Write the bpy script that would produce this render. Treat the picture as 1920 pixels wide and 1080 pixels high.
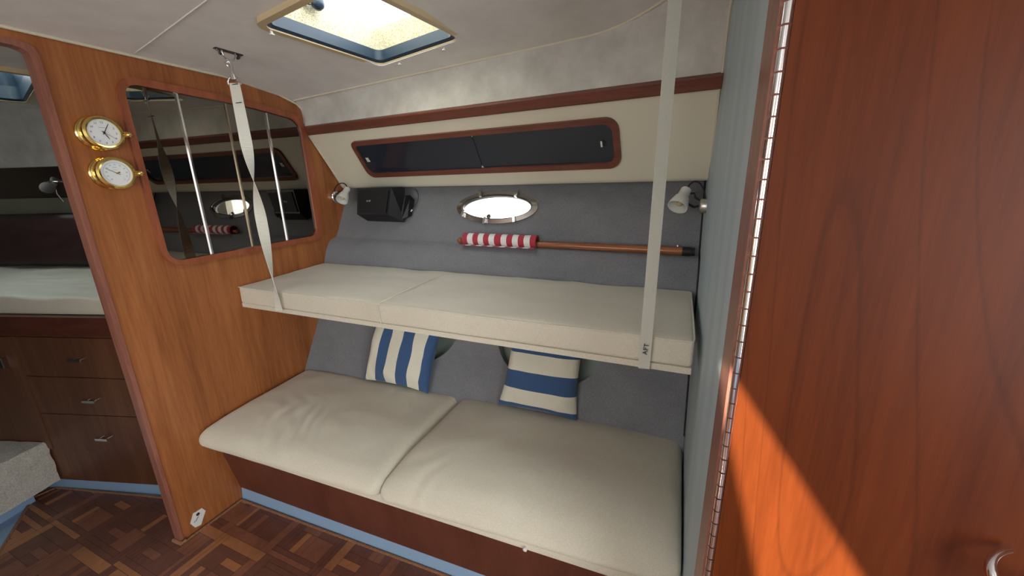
import bpy, bmesh, math, random
from mathutils import Vector, Matrix, noise
for o in list(bpy.data.objects): bpy.data.objects.remove(o)
S = bpy.context.scene
C = S.collection
PI = math.pi
R = random.Random(5)

# ------------------------------------------------------------------ camera
cam = bpy.data.objects.new('Camera', bpy.data.cameras.new('Camera'))
C.objects.link(cam)
f = 724.0
vx = Vector((-795-960, -(385-540), -f)); vz = Vector((1022-960, -(3222-540), -f))
X = -vx.normalized(); Z = -vz.normalized(); Z = (Z-X*X.dot(Z)).normalized(); Y = Z.cross(X)
M = Matrix((X, Y, Z)).to_4x4(); M.translation = Vector((1.85, 0, 1.457))
cam.matrix_world = M
cam.data.sensor_width = 36; cam.data.lens = f/1920*36; cam.data.clip_start = .02
S.camera = cam
S.view_settings.view_transform = 'Standard'; S.view_settings.look = 'None'
S.view_settings.gamma = 1; S.view_settings.use_curve_mapping = False
S.view_settings.exposure = 0.48

# ------------------------------------------------------------------ world, sun, portals
W = bpy.data.worlds.new('World'); S.world = W; W.use_nodes = True
nt = W.node_tree; bg = nt.nodes['Background']
tc = nt.nodes.new('ShaderNodeTexCoord'); sx = nt.nodes.new('ShaderNodeSeparateXYZ'); rp = nt.nodes.new('ShaderNodeValToRGB')
nt.links.new(tc.outputs['Generated'], sx.inputs[0])
mr = nt.nodes.new('ShaderNodeMapRange'); mr.inputs['From Min'].default_value = -1; mr.inputs['From Max'].default_value = 1
nt.links.new(sx.outputs['Z'], mr.inputs['Value']); nt.links.new(mr.outputs[0], rp.inputs[0])
cr = rp.color_ramp
cr.elements[0].position = 0.0; cr.elements[0].color = (.42, .42, .41, 1)
cr.elements[1].position = 1.0; cr.elements[1].color = (.86, .94, 1.0, 1)
e = cr.elements.new(.47); e.color = (.70, .72, .73, 1)
e = cr.elements.new(.53); e.color = (.96, .99, 1.0, 1)
nt.links.new(rp.outputs[0], bg.inputs['Color']); bg.inputs['Strength'].default_value = 6.0

SUN_DIR = Vector((0.192, 0.827, -0.528)).normalized()
sun = bpy.data.objects.new('Sun', bpy.data.lights.new('Sun', 'SUN')); C.objects.link(sun)
sun.data.energy = 14.0; sun.data.angle = math.radians(.6); sun.data.color = (1, .93, .82)
sun.rotation_euler = SUN_DIR.to_track_quat('-Z', 'Y').to_euler()

def portal(loc, direction, sx_, sy_):
    l = bpy.data.lights.new('Daylight', 'AREA'); l.shape = 'RECTANGLE'; l.size = sx_; l.size_y = sy_
    l.cycles.is_portal = True
    o = bpy.data.objects.new('Daylight', l); C.objects.link(o); o.location = loc
    o.rotation_euler = Vector(direction).to_track_quat('-Z', 'Y').to_euler()
portal((.845, 1.17, 2.085), (0, 0, -1), .42, .46)
portal((1.015, 1.93, 1.34), (0, -1, 0), .5, .3)
portal((3.38, -1.1, 1.2), (-1, 0, 0), 1.6, 1.4)
portal((.72, -2.24, 1.44), (0, 1, 0), 1.5, .9)
portal((-1.0, .9, 2.02), (0, 0, -1), .7, .4)
portal((1.72, -1.3, 2.09), (0, 0, -1), .35, 1.4)

# ------------------------------------------------------------------ materials
MATS = {}
def newmat(name):
    m = bpy.data.materials.new(name); m.use_nodes = True
    b = m.node_tree.nodes['Principled BSDF']
    MATS[name] = m
    return m, m.node_tree, b
def rgb(r, g, b):
    def c(v):
        v /= 255
        return v/12.92 if v <= .04045 else ((v+.055)/1.055)**2.4
    return (c(r), c(g), c(b), 1)
def N(nt, t, **kw):
    n = nt.nodes.new(t)
    for k, v in kw.items():
        if k in n.inputs: n.inputs[k].default_value = v
        else: setattr(n, k, v)
    return n
def plain(name, col, rough=.5, metal=0, bump=0, bscale=200, spec=.5, coat=0):
    m, nt, b = newmat(name)
    b.inputs['Base Color'].default_value = col; b.inputs['Roughness'].default_value = rough
    b.inputs['Metallic'].default_value = metal; b.inputs['Specular IOR Level'].default_value = spec
    b.inputs['Coat Weight'].default_value = coat
    if bump:
        t = N(nt, 'ShaderNodeTexCoord'); n = N(nt, 'ShaderNodeTexNoise', Scale=bscale, Detail=3.0)
        bp = N(nt, 'ShaderNodeBump', Strength=bump, Distance=.002)
        nt.links.new(t.outputs['Object'], n.inputs['Vector']); nt.links.new(n.outputs[0], bp.inputs['Height']); nt.links.new(bp.outputs[0], b.inputs['Normal'])
    return m
def wood(name, c1, c2, scale=(22, 22, 1.6), rough=.32, dark=None, figure=0.0, fscale=1.0, coat=.15, spec=.4):
    """long grain running along the axis with the smallest scale"""
    m, nt, b = newmat(name); L = nt.links
    t = N(nt, 'ShaderNodeTexCoord'); mp = N(nt, 'ShaderNodeMapping'); mp.inputs['Scale'].default_value = scale
    L.new(t.outputs['Object'], mp.inputs['Vector'])
    n1 = N(nt, 'ShaderNodeTexNoise', Scale=1.0, Detail=5.0, Roughness=.62, Distortion=.5); L.new(mp.outputs[0], n1.inputs['Vector'])
    mp2 = N(nt, 'ShaderNodeMapping'); mp2.inputs['Scale'].default_value = tuple(s*7 for s in scale)
    L.new(t.outputs['Object'], mp2.inputs['Vector'])
    n2 = N(nt, 'ShaderNodeTexNoise', Scale=1.0, Detail=3.0, Roughness=.7); L.new(mp2.outputs[0], n2.inputs['Vector'])
    mx = N(nt, 'ShaderNodeMix', data_type='FLOAT'); mx.inputs[0].default_value = .35
    L.new(n1.outputs[0], mx.inputs[2]); L.new(n2.outputs[0], mx.inputs[3])
    r = N(nt, 'ShaderNodeValToRGB'); L.new(mx.outputs[0], r.inputs[0])
    r.color_ramp.elements[0].position = .34; r.color_ramp.elements[0].color = c2
    r.color_ramp.elements[1].position = .62; r.color_ramp.elements[1].color = c1
    col = r.outputs[0]
    if figure > 0:
        # cathedral figure: contour lines of a slow, stretched field
        mp3 = N(nt, 'ShaderNodeMapping'); mp3.inputs['Scale'].default_value = tuple(s*fscale for s in (scale[0]*.16, scale[1]*.16, scale[2]*.45))
        mp3.inputs['Location'].default_value = (3.1, 1.7, .4)
        L.new(t.outputs['Object'], mp3.inputs['Vector'])
        n3 = N(nt, 'ShaderNodeTexNoise', Scale=1.0, Detail=1.0, Roughness=.35); L.new(mp3.outputs[0], n3.inputs['Vector'])
        mu = N(nt, 'ShaderNodeMath', operation='MULTIPLY'); mu.inputs[1].default_value = 17; L.new(n3.outputs[0], mu.inputs[0])
        fr = N(nt, 'ShaderNodeMath', operation='FRACT'); L.new(mu.outputs[0], fr.inputs[0])
        r3 = N(nt, 'ShaderNodeValToRGB'); L.new(fr.outputs[0], r3.inputs[0])
        q = r3.color_ramp; q.elements[0].position = 0; q.elements[0].color = (1, 1, 1, 1); q.elements[1].position = 1; q.elements[1].color = (1, 1, 1, 1)
        k = q.elements.new(.88); k.color = (1, 1, 1, 1)
        k = q.elements.new(.95); k.color = (1-figure, 1-figure, 1-figure, 1)
        mm = N(nt, 'ShaderNodeMix', data_type='RGBA', blend_type='MULTIPLY'); mm.inputs[0].default_value = 1
        L.new(col, mm.inputs[6]); L.new(r3.outputs[0], mm.inputs[7]); col = mm.outputs[2]
    L.new(col, b.inputs['Base Color'])
    b.inputs['Roughness'].default_value = rough; b.inputs['Coat Weight'].default_value = coat; b.inputs['Coat Roughness'].default_value = .25
    b.inputs['Specular IOR Level'].default_value = spec
    bp = N(nt, 'ShaderNodeBump', Strength=.08, Distance=.001); L.new(mx.outputs[0], bp.inputs['Height']); L.new(bp.outputs[0], b.inputs['Normal'])
    return m
def fabric(name, c1, c2, scale=600, rough=.9, bump=.25, big=3.0, bigamt=.25, sheen=.2, stretch=(1, 1, 1)):
    m, nt, b = newmat(name); L = nt.links
    t = N(nt, 'ShaderNodeTexCoord'); mp = N(nt, 'ShaderNodeMapping'); mp.inputs['Scale'].default_value = stretch
    L.new(t.outputs['Object'], mp.inputs['Vector'])
    n = N(nt, 'ShaderNodeTexNoise', Scale=scale, Detail=2.0, Roughness=.7); L.new(mp.outputs[0], n.inputs['Vector'])
    g = N(nt, 'ShaderNodeTexNoise', Scale=big, Detail=4.0, Roughness=.6); L.new(mp.outputs[0], g.inputs['Vector'])
    mx = N(nt, 'ShaderNodeMix', data_type='FLOAT'); mx.inputs[0].default_value = bigamt
    L.new(n.outputs[0], mx.inputs[2]); L.new(g.outputs[0], mx.inputs[3])
    r = N(nt, 'ShaderNodeValToRGB'); L.new(mx.outputs[0], r.inputs[0])
    r.color_ramp.elements[0].position = .35; r.color_ramp.elements[0].color = c2
    r.color_ramp.elements[1].position = .65; r.color_ramp.elements[1].color = c1
    L.new(r.outputs[0], b.inputs['Base Color']); b.inputs['Roughness'].default_value = rough
    b.inputs['Sheen Weight'].default_value = sheen; b.inputs['Specular IOR Level'].default_value = .2
    bp = N(nt, 'ShaderNodeBump', Strength=bump, Distance=.0008); L.new(n.outputs[0], bp.inputs['Height']); L.new(bp.outputs[0], b.inputs['Normal'])
    return m

teak = wood('teak_bulkhead', rgb(172, 108, 62), rgb(130, 74, 38), (16, 16, .9), rough=.36)
maho = wood('mahogany_trim', rgb(122, 72, 58), rgb(98, 54, 42), (3, 40, 40), rough=.4)
mahov = wood('mahogany_upright', rgb(158, 104, 86), rgb(128, 78, 64), (40, 40, 3), rough=.38)
framew = wood('mirror_frame_wood', rgb(164, 94, 62), rgb(130, 68, 44), (20, 20, 3), rough=.33)
doorw = wood('door_teak', rgb(100, 45, 15), rgb(80, 33, 9), (20, 20, 1.1), rough=.4, figure=.22, coat=0, spec=.18, fscale=1.0)
basew = wood('settee_wood', rgb(106, 60, 46), rgb(86, 46, 34), (18, 18, 1.4), rough=.4)
cabw = wood('cabinet_wood', rgb(112, 72, 50), rgb(82, 50, 34), (15, 15, 1.0), rough=.4)
cabd = wood('dark_board_wood', rgb(100, 54, 40), rgb(74, 38, 28), (3, 40, 40), rough=.4)
cream = plain('cream_vinyl', rgb(220, 215, 194), .45, bump=.08, bscale=300)
headl = fabric('headliner', rgb(232, 231, 226), rgb(214, 212, 206), 500, bump=.2, big=7, bigamt=.62)
liner = fabric('side_liner', rgb(214, 213, 206), rgb(186, 184, 176), 500, bump=.2, big=9, bigamt=.7)
piping = plain('cream_piping', rgb(214, 206, 184), .6)
greyf = fabric('grey_hull_fabric', rgb(142, 143, 147), rgb(98, 100, 105), 420, bump=.5, big=5, bigamt=.2, stretch=(1, 1, 1.6))
cushf = fabric('cream_canvas', rgb(220, 214, 197), rgb(200, 193, 174), 420, bump=.3, big=3, bigamt=.35, stretch=(.6, 1.5, 1))
bluev, bnt, bb = newmat('blue_grey_vinyl')
_t = N(bnt, 'ShaderNodeTexCoord'); _m = N(bnt, 'ShaderNodeMapping'); _m.inputs['Scale'].default_value = (14, 14, .8)
_n = N(bnt, 'ShaderNodeTexNoise', Scale=1.0, Detail=3.0); _r = N(bnt, 'ShaderNodeValToRGB')  # stretched streaks put the vinyl's vertical sheen into its colour
bnt.links.new(_t.outputs['Object'], _m.inputs[0]); bnt.links.new(_m.outputs[0], _n.inputs['Vector']); bnt.links.new(_n.outputs[0], _r.inputs[0])
_r.color_ramp.elements[0].position = .2; _r.color_ramp.elements[0].color = rgb(164, 182, 188)
_r.color_ramp.elements[1].position = .8; _r.color_ramp.elements[1].color = rgb(190, 206, 212)
bnt.links.new(_r.outputs[0], bb.inputs['Base Color']); bb.inputs['Roughness'].default_value = .55
bluep = plain('blue_paint', rgb(142, 170, 200), .5, bump=.1, bscale=40)
brass = plain('brass', (.83, .62, .22, 1), .16, 1)
chrome = plain('chrome', (.8, .8, .82, 1), .13, 1)
nickel = plain('brushed_nickel', (.62, .60, .56, 1), .35, 1)
steel = plain('stainless', (.66, .64, .63, 1), .22, 1)
darkmet = plain('dark_metal', (.10, .095, .09, 1), .35, .8)
black = plain('black_plastic', rgb(17, 18, 22), .45, bump=.1, bscale=500)
blackm = plain('black_rubber', rgb(20, 20, 22), .6)
whitep = plain('white_plastic', rgb(226, 226, 220), .4)
dialw = plain('white_dial', rgb(250, 254, 255), .4)
dialg = plain('dial_grey', rgb(150, 160, 172), .5)
ink = plain('ink', rgb(24, 28, 40), .5)
logom = plain('silver_logo', rgb(170, 168, 165), .4, .3)
pencil = plain('pencil_writing', rgb(88, 90, 100), .8)
web = fabric('white_webbing', rgb(226, 225, 212), rgb(206, 204, 190), 700, bump=.3)
blue_f = fabric('blue_canvas', rgb(66, 94, 134), rgb(54, 80, 118), 600, bump=.3)
white_f = fabric('offwhite_canvas', rgb(224, 220, 204), rgb(208, 203, 186), 600, bump=.3)
red_f = fabric('red_flag_cloth', rgb(186, 68, 82), rgb(168, 56, 70), 500, bump=.2)
flag_w = fabric('white_flag_cloth', rgb(236, 234, 232), rgb(222, 220, 220), 500, bump=.2)
polew = wood('varnished_pole', rgb(168, 104, 68), rgb(124, 68, 40), (3, 30, 30), rough=.25)
brownf = fabric('brown_satin', rgb(62, 42, 42), rgb(44, 30, 30), 300, rough=.5, sheen=.0)
carpet = fabric('beige_carpet', rgb(214, 210, 198), rgb(172, 168, 156), 150, bump=1.0, big=20, bigamt=.3)
rope = fabric('brown_binding', rgb(158, 112, 82), rgb(110, 72, 50), 200, bump=.6)
recess = plain('recess_lining', rgb(132, 144, 136), .45)
gasket = plain('blue_rubber_gasket', rgb(38, 58, 76), .4)
hframe = plain('beige_hatch_frame', rgb(206, 186, 148), .4)
speck = fabric('speckled_riser', rgb(240, 236, 212), rgb(164, 154, 120), 260, bump=.3, big=30, bigamt=.15)
darkin = plain('dark_locker', rgb(40, 24, 18), .35)
par = [wood('parquet_dark', rgb(116, 74, 60), rgb(96, 60, 48), (9, 9, 9), rough=.45),
       wood('parquet_mid', rgb(140, 90, 68), rgb(118, 74, 56), (9, 9, 9), rough=.45),
       wood('parquet_light', rgb(170, 114, 76), rgb(144, 94, 62), (9, 9, 9), rough=.45)]
# smoked mirror
mirm, mnt, mb = newmat('smoked_mirror')
mb.inputs['Base Color'].default_value = (.20, .185, .165, 1); mb.inputs['Metallic'].default_value = 1; mb.inputs['Roughness'].default_value = .015
smoked = plain('smoked_acrylic', rgb(38, 44, 56), .10, spec=.6)
# clear window panes
def clear(name, tint=(1, 1, 1, 1), refl=.06):
    m = bpy.data.materials.new(name); m.use_nodes = True; nt = m.node_tree; nt.nodes.clear()
    o = nt.nodes.new('ShaderNodeOutputMaterial'); mx = nt.nodes.new('ShaderNodeMixShader')
    t = nt.nodes.new('ShaderNodeBsdfTransparent'); t.inputs[0].default_value = tint
    g = nt.nodes.new('ShaderNodeBsdfGlossy'); g.inputs['Roughness'].default_value = .03
    mx.inputs[0].default_value = refl
    nt.links.new(t.outputs[0], mx.inputs[1]); nt.links.new(g.outputs[0], mx.inputs[2]); nt.links.new(mx.outputs[0], o.inputs[0])
    return m
glass = clear('clear_pane'); tintglass = clear('tinted_pane', (.82, .86, .86, 1))
dialglass = clear('dial_glass', refl=.05)

# ------------------------------------------------------------------ helpers
ORG = {}
def obj(name, bm, m, parent=None, smooth=None, mats=None):
    bmesh.ops.recalc_face_normals(bm, faces=bm.faces)
    me = bpy.data.meshes.new(name); bm.to_mesh(me); bm.free()
    for mm in (mats or [m]): me.materials.append(mm)
    if smooth is not None:
        for p in me.polygons: p.use_smooth = True
        if smooth < 179: me.set_sharp_from_angle(angle=math.radians(smooth))
    o = bpy.data.objects.new(name, me); C.objects.link(o)
    if parent is not None:
        off = ORG.get(parent.name, Vector((0, 0, 0)))
        me.transform(Matrix.Translation(-off)); o.parent = parent; ORG[o.name] = off
    else: ORG[o.name] = Vector((0, 0, 0))
    return o
def tag(o, label=None, cat=None, group=None, kind=None):
    if label: o['label'] = label
    if cat: o['category'] = cat
    if group: o['group'] = group
    if kind: o['kind'] = kind
    return o
def thing(name, label, cat, loc=(0, 0, 0), group=None):
    o = bpy.data.objects.new(name, None); C.objects.link(o); o.location = loc; o.empty_display_size = .05
    ORG[o.name] = Vector(loc)
    return tag(o, label, cat, group)
def struct(o, label, cat): return tag(o, label, cat, kind='structure')
def BM(): return bmesh.new()
def box(bm, a, b):
    vs = [bm.verts.new((x, y, z)) for x in (a[0], b[0]) for y in (a[1], b[1]) for z in (a[2], b[2])]
    for f_ in ((0, 1, 3, 2), (4, 6, 7, 5), (0, 4, 5, 1), (2, 3, 7, 6), (0, 2, 6, 4), (1, 5, 7, 3)): bm.faces.new([vs[i] for i in f_])
    return vs
def bevel(bm, w, seg=2, ang=30):
    es = [e for e in bm.edges if len(e.link_faces) == 2 and e.calc_face_angle(0) > math.radians(ang)]
    bmesh.ops.bevel(bm, geom=es, offset=w, segments=seg, affect='EDGES', profile=.5, clamp_overlap=True)
def prism(bm, A, B):
    """closed prism between two matching loops"""
    a = [bm.verts.new(p) for p in A]; b = [bm.verts.new(p) for p in B]; n = len(a)
    bm.faces.new(a[::-1]); bm.faces.new(b)
    for i in range(n): bm.faces.new((a[i], a[(i+1) % n], b[(i+1) % n], b[i]))
def ring_prism(bm, Oa, Ia, Ob, Ib):
    """frame: outer/inner loops at the front (a) and back (b)"""
    L = [[bm.verts.new(p) for p in l] for l in (Oa, Ia, Ib, Ob)]; n = len(Oa)
    for k in range(4):
        p, q = L[k], L[(k+1) % 4]
        for i in range(n): bm.faces.new((p[i], p[(i+1) % n], q[(i+1) % n], q[i]))
def frame_of(t):
    t = t.normalized(); u = t.cross(Vector((0, 0, 1)))
    if u.length < .05: u = t.cross(Vector((0, 1, 0)))
    u.normalize(); return u, t.cross(u)
def tube(bm, pts, r, seg=10, closed=False, cap=True):
    pts = [Vector(p) for p in pts]; n = len(pts); rings = []
    rr = r if isinstance(r, (list, tuple)) else [r]*n
    pu = None
    for i, p in enumerate(pts):
        t = (pts[(i+1) % n]-pts[i-1]) if closed else (pts[min(i+1, n-1)]-pts[max(i-1, 0)])
        t.normalize()
        if pu is None: u, v = frame_of(t)
        else:
            u = (pu-t*pu.dot(t)).normalized(); v = t.cross(u)
        pu = u
        rings.append([bm.verts.new(p+(u*math.cos(2*PI*k/seg)+v*math.sin(2*PI*k/seg))*rr[i]) for k in range(seg)])
    for i in range(n if closed else n-1):
        a, b = rings[i], rings[(i+1) % n]
        for k in range(seg): bm.faces.new((a[k], a[(k+1) % seg], b[(k+1) % seg], b[k]))
    if not closed and cap: bm.faces.new(rings[0][::-1]); bm.faces.new(rings[-1])
def lathe(bm, o, ax, prof, seg=40, cap=True, up=None):
    """prof: (distance along ax, radius)"""
    o = Vector(o); ax = Vector(ax).normalized(); u, v = frame_of(ax)
    rings = []
    for d, r in prof: rings.append([bm.verts.new(o+ax*d+(u*math.cos(2*PI*k/seg)+v*math.sin(2*PI*k/seg))*max(r, 1e-5)) for k in range(seg)])
    for a, b in zip(rings, rings[1:]):
        for k in range(seg): bm.faces.new((a[k], a[(k+1) % seg], b[(k+1) % seg], b[k]))
    if cap: bm.faces.new(rings[0][::-1]); bm.faces.new(rings[-1])
def rrect(x0, x1, y0, y1, r, n=8):
    """rounded rectangle loop; r single or four radii: (x1y1, x0y1, x0y0, x1y0)"""
    if not isinstance(r, (list, tuple)): r = (r,)*4
    out = []
    for (cx, cy, a0, q) in ((x1, y1, 0, r[0]), (x0, y1, 90, r[1]), (x0, y0, 180, r[2]), (x1, y0, 270, r[3])):
        sx = -1 if cx == x1 else 1; sy = -1 if cy == y1 else 1
        for k in range(n+1):
            a = math.radians(a0+90*k/n); out.append((cx+sx*q+q*math.cos(a), cy+sy*q+q*math.sin(a)))
    return out
def round_poly(pts, rads, n=8):
    out = []; m = len(pts)
    for i in range(m):
        p = Vector(pts[i]); a = (Vector(pts[i-1])-p); b = (Vector(pts[(i+1) % m])-p); r = rads[i]
        A = p+a.normalized()*r; B = p+b.normalized()*r
        for k in range(n+1):
            t = k/n; out.append(tuple(A*(1-t)**2+p*2*t*(1-t)+B*t*t))
    return out
def cut(o, *cutters):
    for c in cutters:
        md = o.modifiers.new('b', 'BOOLEAN'); md.operation = 'DIFFERENCE'; md.solver = 'EXACT'; md.object = c
    bpy.context.view_layer.update()
    ev = o.evaluated_get(bpy.context.evaluated_depsgraph_get())
    me = bpy.data.meshes.new_from_object(ev); o.modifiers.clear(); o.data = me
    for c in cutters: bpy.data.objects.remove(c)
def cutter(A, B):
    bm = BM(); prism(bm, A, B); return obj('cutter', bm, black)
def rcube(bm, half, r, nseg, fn):
    """rounded box: grid on a box mapped through fn(p in [-half,half], unit position)"""
    axs = []
    for h, n in zip(half, nseg):
        core = [(-h+r)+(2*(h-r))*k/n for k in range(n+1)]
        ex = [r*(1-math.cos(math.radians(a))) for a in (0, 30, 60)]
        ends = [-h, -h+r*.13, -h+r*.5]
        axs.append(ends+core+[-v for v in ends[::-1]])
    cache = {}
    def V(p):
        k = tuple(round(c, 6) for c in p)
        if k not in cache:
            q = [max(-(h-r), min(h-r, c)) for c, h in zip(p, half)]
            d = Vector(p)-Vector(q)
            if d.length > 1e-9: d = d.normalized()*r
            cache[k] = bm.verts.new(fn(Vector(q)+d))
        return cache[k]
    for ax in range(3):
        i, j = [(1, 2), (0, 2), (0, 1)][ax]
        for s in (-1, 1):
            for a0, a1 in zip(axs[i], axs[i][1:]):
                for b0, b1 in zip(axs[j], axs[j][1:]):
                    qs = []
                    for (a, b) in ((a0, b0), (a1, b0), (a1, b1), (a0, b1)):
                        p = [0, 0, 0]; p[ax] = s*half[ax]; p[i] = a; p[j] = b; qs.append(V(p))
                    if len(set(qs)) == 4:
                        try: bm.faces.new(qs)
                        except ValueError: pass
                    elif len(set(qs)) == 3:
                        u = []
                        [u.append(q) for q in qs if q not in u]
                        try: bm.faces.new(u)
                        except ValueError: pass
def text_mesh(s, size, extrude=.0004):
    cu = bpy.data.curves.new('t', 'FONT'); cu.body = s; cu.size = size; cu.extrude = extrude; cu.align_x = 'CENTER'; cu.align_y = 'CENTER'; cu.resolution_u = 2
    o = bpy.data.objects.new('t', cu); C.objects.link(o); bpy.context.view_layer.update()
    me = bpy.data.meshes.new_from_object(o.evaluated_get(bpy.context.evaluated_depsgraph_get()))
    bpy.data.objects.remove(o); return me
def add_text(bm, s, size, mat4, extrude=.0004):
    me = text_mesh(s, size, extrude); me.transform(mat4); bm.from_mesh(me); bpy.data.meshes.remove(me)
def basis(o, x, y, z):
    m = Matrix((x, y, z)).transposed().to_4x4(); m.translation = Vector(o); return m
def bez(p0, p1, p2, p3, n=12):
    p0, p1, p2, p3 = map(Vector, (p0, p1, p2, p3)); out = []
    for k in range(n+1):
        t = k/n; out.append(p0*(1-t)**3+p1*3*t*(1-t)**2+p2*3*t*t*(1-t)+p3*t**3)
    return out
def lerp(a, b, t): return a+(b-a)*t
def nz(p, s, seed=0): return noise.noise(Vector(p)*s+Vector((seed*7.3, seed*3.1, seed)))

XW = 1.944      # aft wall of the berth
YD = .612       # face of the teak door

# ------------------------------------------------------------------ structure: floor
bm = BM(); box(bm, (-2.4, -2.4, -.06), (3.4, 2.1, 0)); struct(obj('floor', bm, bluep), 'blue painted cabin sole under the parquet mat', 'floor')

# ceiling -----------------------------------------------------------
def cz(x, y): return 1.933+.045*max(x, 0)-.41*max(0, y-1.22)**2
def yseam(x):
    if x < 1.5: return 1.543
    return 1.543-1.45*(x-1.5)**2 if x < 1.75 else 1.4524-.72*(x-1.75)-1.2*(x-1.75)**2
bm = BM(); xs = [i*.06 for i in range(0, 33)]+[XW, 2.0, 2.6, 3.4]; xs = sorted(set(xs))
ts = [0, .3, .5, .56, .62, .7, .78, .86, .93, 1.0]
def cgrid(bm, xs, yf):
    lo = []; hi = []
    for x in xs:
        lo.append([bm.verts.new((x, yf(x, t), cz(x, yf(x, t)))) for t in ts]); hi.append([bm.verts.new((x, yf(x, t), cz(x, min(yf(x, t), 1.22))+.05)) for t in ts])
    n, m = len(xs), len(ts)
    for i in range(n-1):
        for j in range(m-1):
            bm.faces.new((lo[i][j], lo[i+1][j], lo[i+1][j+1], lo[i][j+1])); bm.faces.new((hi[i][j], hi[i][j+1], hi[i+1][j+1], hi[i+1][j]))
    for j in range(m-1):
        bm.faces.new((lo[0][j], lo[0][j+1], hi[0][j+1], hi[0][j])); bm.faces.new((lo[-1][j], hi[-1][j], hi[-1][j+1], lo[-1][j+1]))
    for i in range(n-1):
        bm.faces.new((lo[i][0], hi[i][0], hi[i+1][0], lo[i+1][0])); bm.faces.new((lo[i][-1], lo[i+1][-1], hi[i+1][-1], hi[i][-1]))
cgrid(bm, xs, lambda x, t: lerp(-3.7, max(yseam(x), .9), t))  # outer end is an added overhang keeping sun off the side window
ceil = obj('ceiling', bm, headl, smooth=35)
# main hatch placement
HC = Vector((.845, 1.17, 0)); HA = math.radians(-7.2); HX = Vector((math.cos(HA), math.sin(HA), 0)); HY = Vector((-math.sin(HA), math.cos(HA), 0))
HN = Vector((-.045, 0, 1)).normalized()
def hp(u, v, w=0):
    p = HC+HX*u+HY*v; return Vector((p.x, p.y, 1.933+.045*p.x-.41*max(0, p.y-1.22)**2*.5+w))
def slot(z):
    k = (z-2.007)/SUN_DIR.z
    return [(x+SUN_DIR.x*k, y+SUN_DIR.y*k, z) for x, y in ((1.6255, -.615), (1.905, -1.98), (1.545, -1.98))]
inner = rrect(-.198, .198, -.226, .226, .03)
cut(ceil, cutter([hp(u, v, -.2) for u, v in rrect(-.206, .206, -.234, .234, .03)], [hp(u, v, .2) for u, v in rrect(-.206, .206, -.234, .234, .03)]),
    cutter(slot(1.8), slot(2.3)))
for p in ceil.data.polygons: p.use_smooth = True
ceil.data.set_sharp_from_angle(angle=math.radians(35))
struct(ceil, 'warm grey fabric headliner over the berths', 'ceiling')
# wedge slot added to the ceiling, shaped to throw the sun patch on the door
# seams and pipings
bm = BM(); tube(bm, [(x, yseam(x), cz(x, yseam(x))-.002) for x in [i*.04 for i in range(0, 49)]], .005, 8)
struct(obj('trim_1', bm, piping, smooth=60), 'cream piping along the edge of the ceiling', 'trim')
bm = BM(); tube(bm, [(.008, y, cz(0, y)-.004) for y in [-2+i*.08 for i in range(0, 44)]]+[(.006, 1.56, 1.876), (.006, 1.59, 1.852), (.006, 1.605, 1.82), (.006, 1.60, 1.775)], .0055, 8)
struct(obj('trim_2', bm, piping, smooth=60), 'cream piping between ceiling and wooden bulkhead', 'trim')
bm = BM(); tube(bm, [(lerp(-.1, 1.9, t), lerp(.925, .60, t), cz(lerp(-.1, 1.9, t), .8)-.0005) for t in [i/10 for i in range(11)]], .0022, 6)
struct(obj('trim_3', bm, headl, smooth=60), 'thin sewn seam across the headliner', 'trim')

# locker coordinates -------------------------------------------------
PA = Vector((0, 1.606, 1.735)); E1 = Vector((.998, -.063, 0)).normalized(); PN = Vector((-.052, -.831, -.553)).normalized()
E2 = (E1.cross(PN)); E2 = E2 if E2.z > 0 else -E2; E2.normalize(); E1 = (E1-PN*E1.dot(PN)).normalized()
def pp(u, v, w=0): return PA+E1*u+E2*v+PN*w
UE = (XW-0)/E1.x
# side liner
bm = BM(); rows = []
nx, ns = 50, 14
for i in range(nx+1):
    x = XW*i/nx; ys = yseam(x); zs = cz(x, ys); b = pp(x/E1.x, .04, .0); y1, z1 = b.y, b.z
    c = Vector((y1+.025, z1+.80*(zs-z1))); s = Vector((ys, zs)); e_ = Vector((y1, z1)); col = []
    for k in range(ns+1):
        t = k/ns; q = s*(1-t)**2+c*2*t*(1-t)+e_*t*t
        col.append((x, q.x, q.y))
    rows.append(col)
fr = [[bm.verts.new(p) for p in r] for r in rows]; bk = [[bm.verts.new((p[0], p[1]+.03+.0*k, p[2]+.03)) for k, p in enumerate(r)] for r in rows]
for i in range(nx):
    for k in range(ns):
        bm.faces.new((fr[i][k], fr[i+1][k], fr[i+1][k+1], fr[i][k+1])); bm.faces.new((bk[i][k], bk[i][k+1], bk[i+1][k+1], bk[i+1][k]))
    bm.faces.new((fr[i][0], bk[i][0], bk[i+1][0], fr[i+1][0])); bm.faces.new((fr[i][-1], fr[i+1][-1], bk[i+1][-1], bk[i][-1]))
for r_ in (0, nx):
    for k in range(ns): bm.faces.new((fr[r_][k], fr[r_][k+1], bk[r_][k+1], bk[r_][k]))
struct(obj('wall_side_liner', bm, liner, smooth=40), 'curved grey fabric liner between ceiling and overhead locker', 'wall')
# mahogany strip
bm = BM(); A = []; B = []
prof = [(-.002, -.001), (-.002, .010), (.004, .014), (.038, .014), (.043, .010), (.043, -.02), (-.002, -.02)]
prism(bm, [pp(0.0, v, w) for v, w in prof], [pp(UE, v, w) for v, w in prof])
struct(obj('trim_4', bm, maho), 'mahogany strip above the overhead locker', 'trim')
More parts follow.
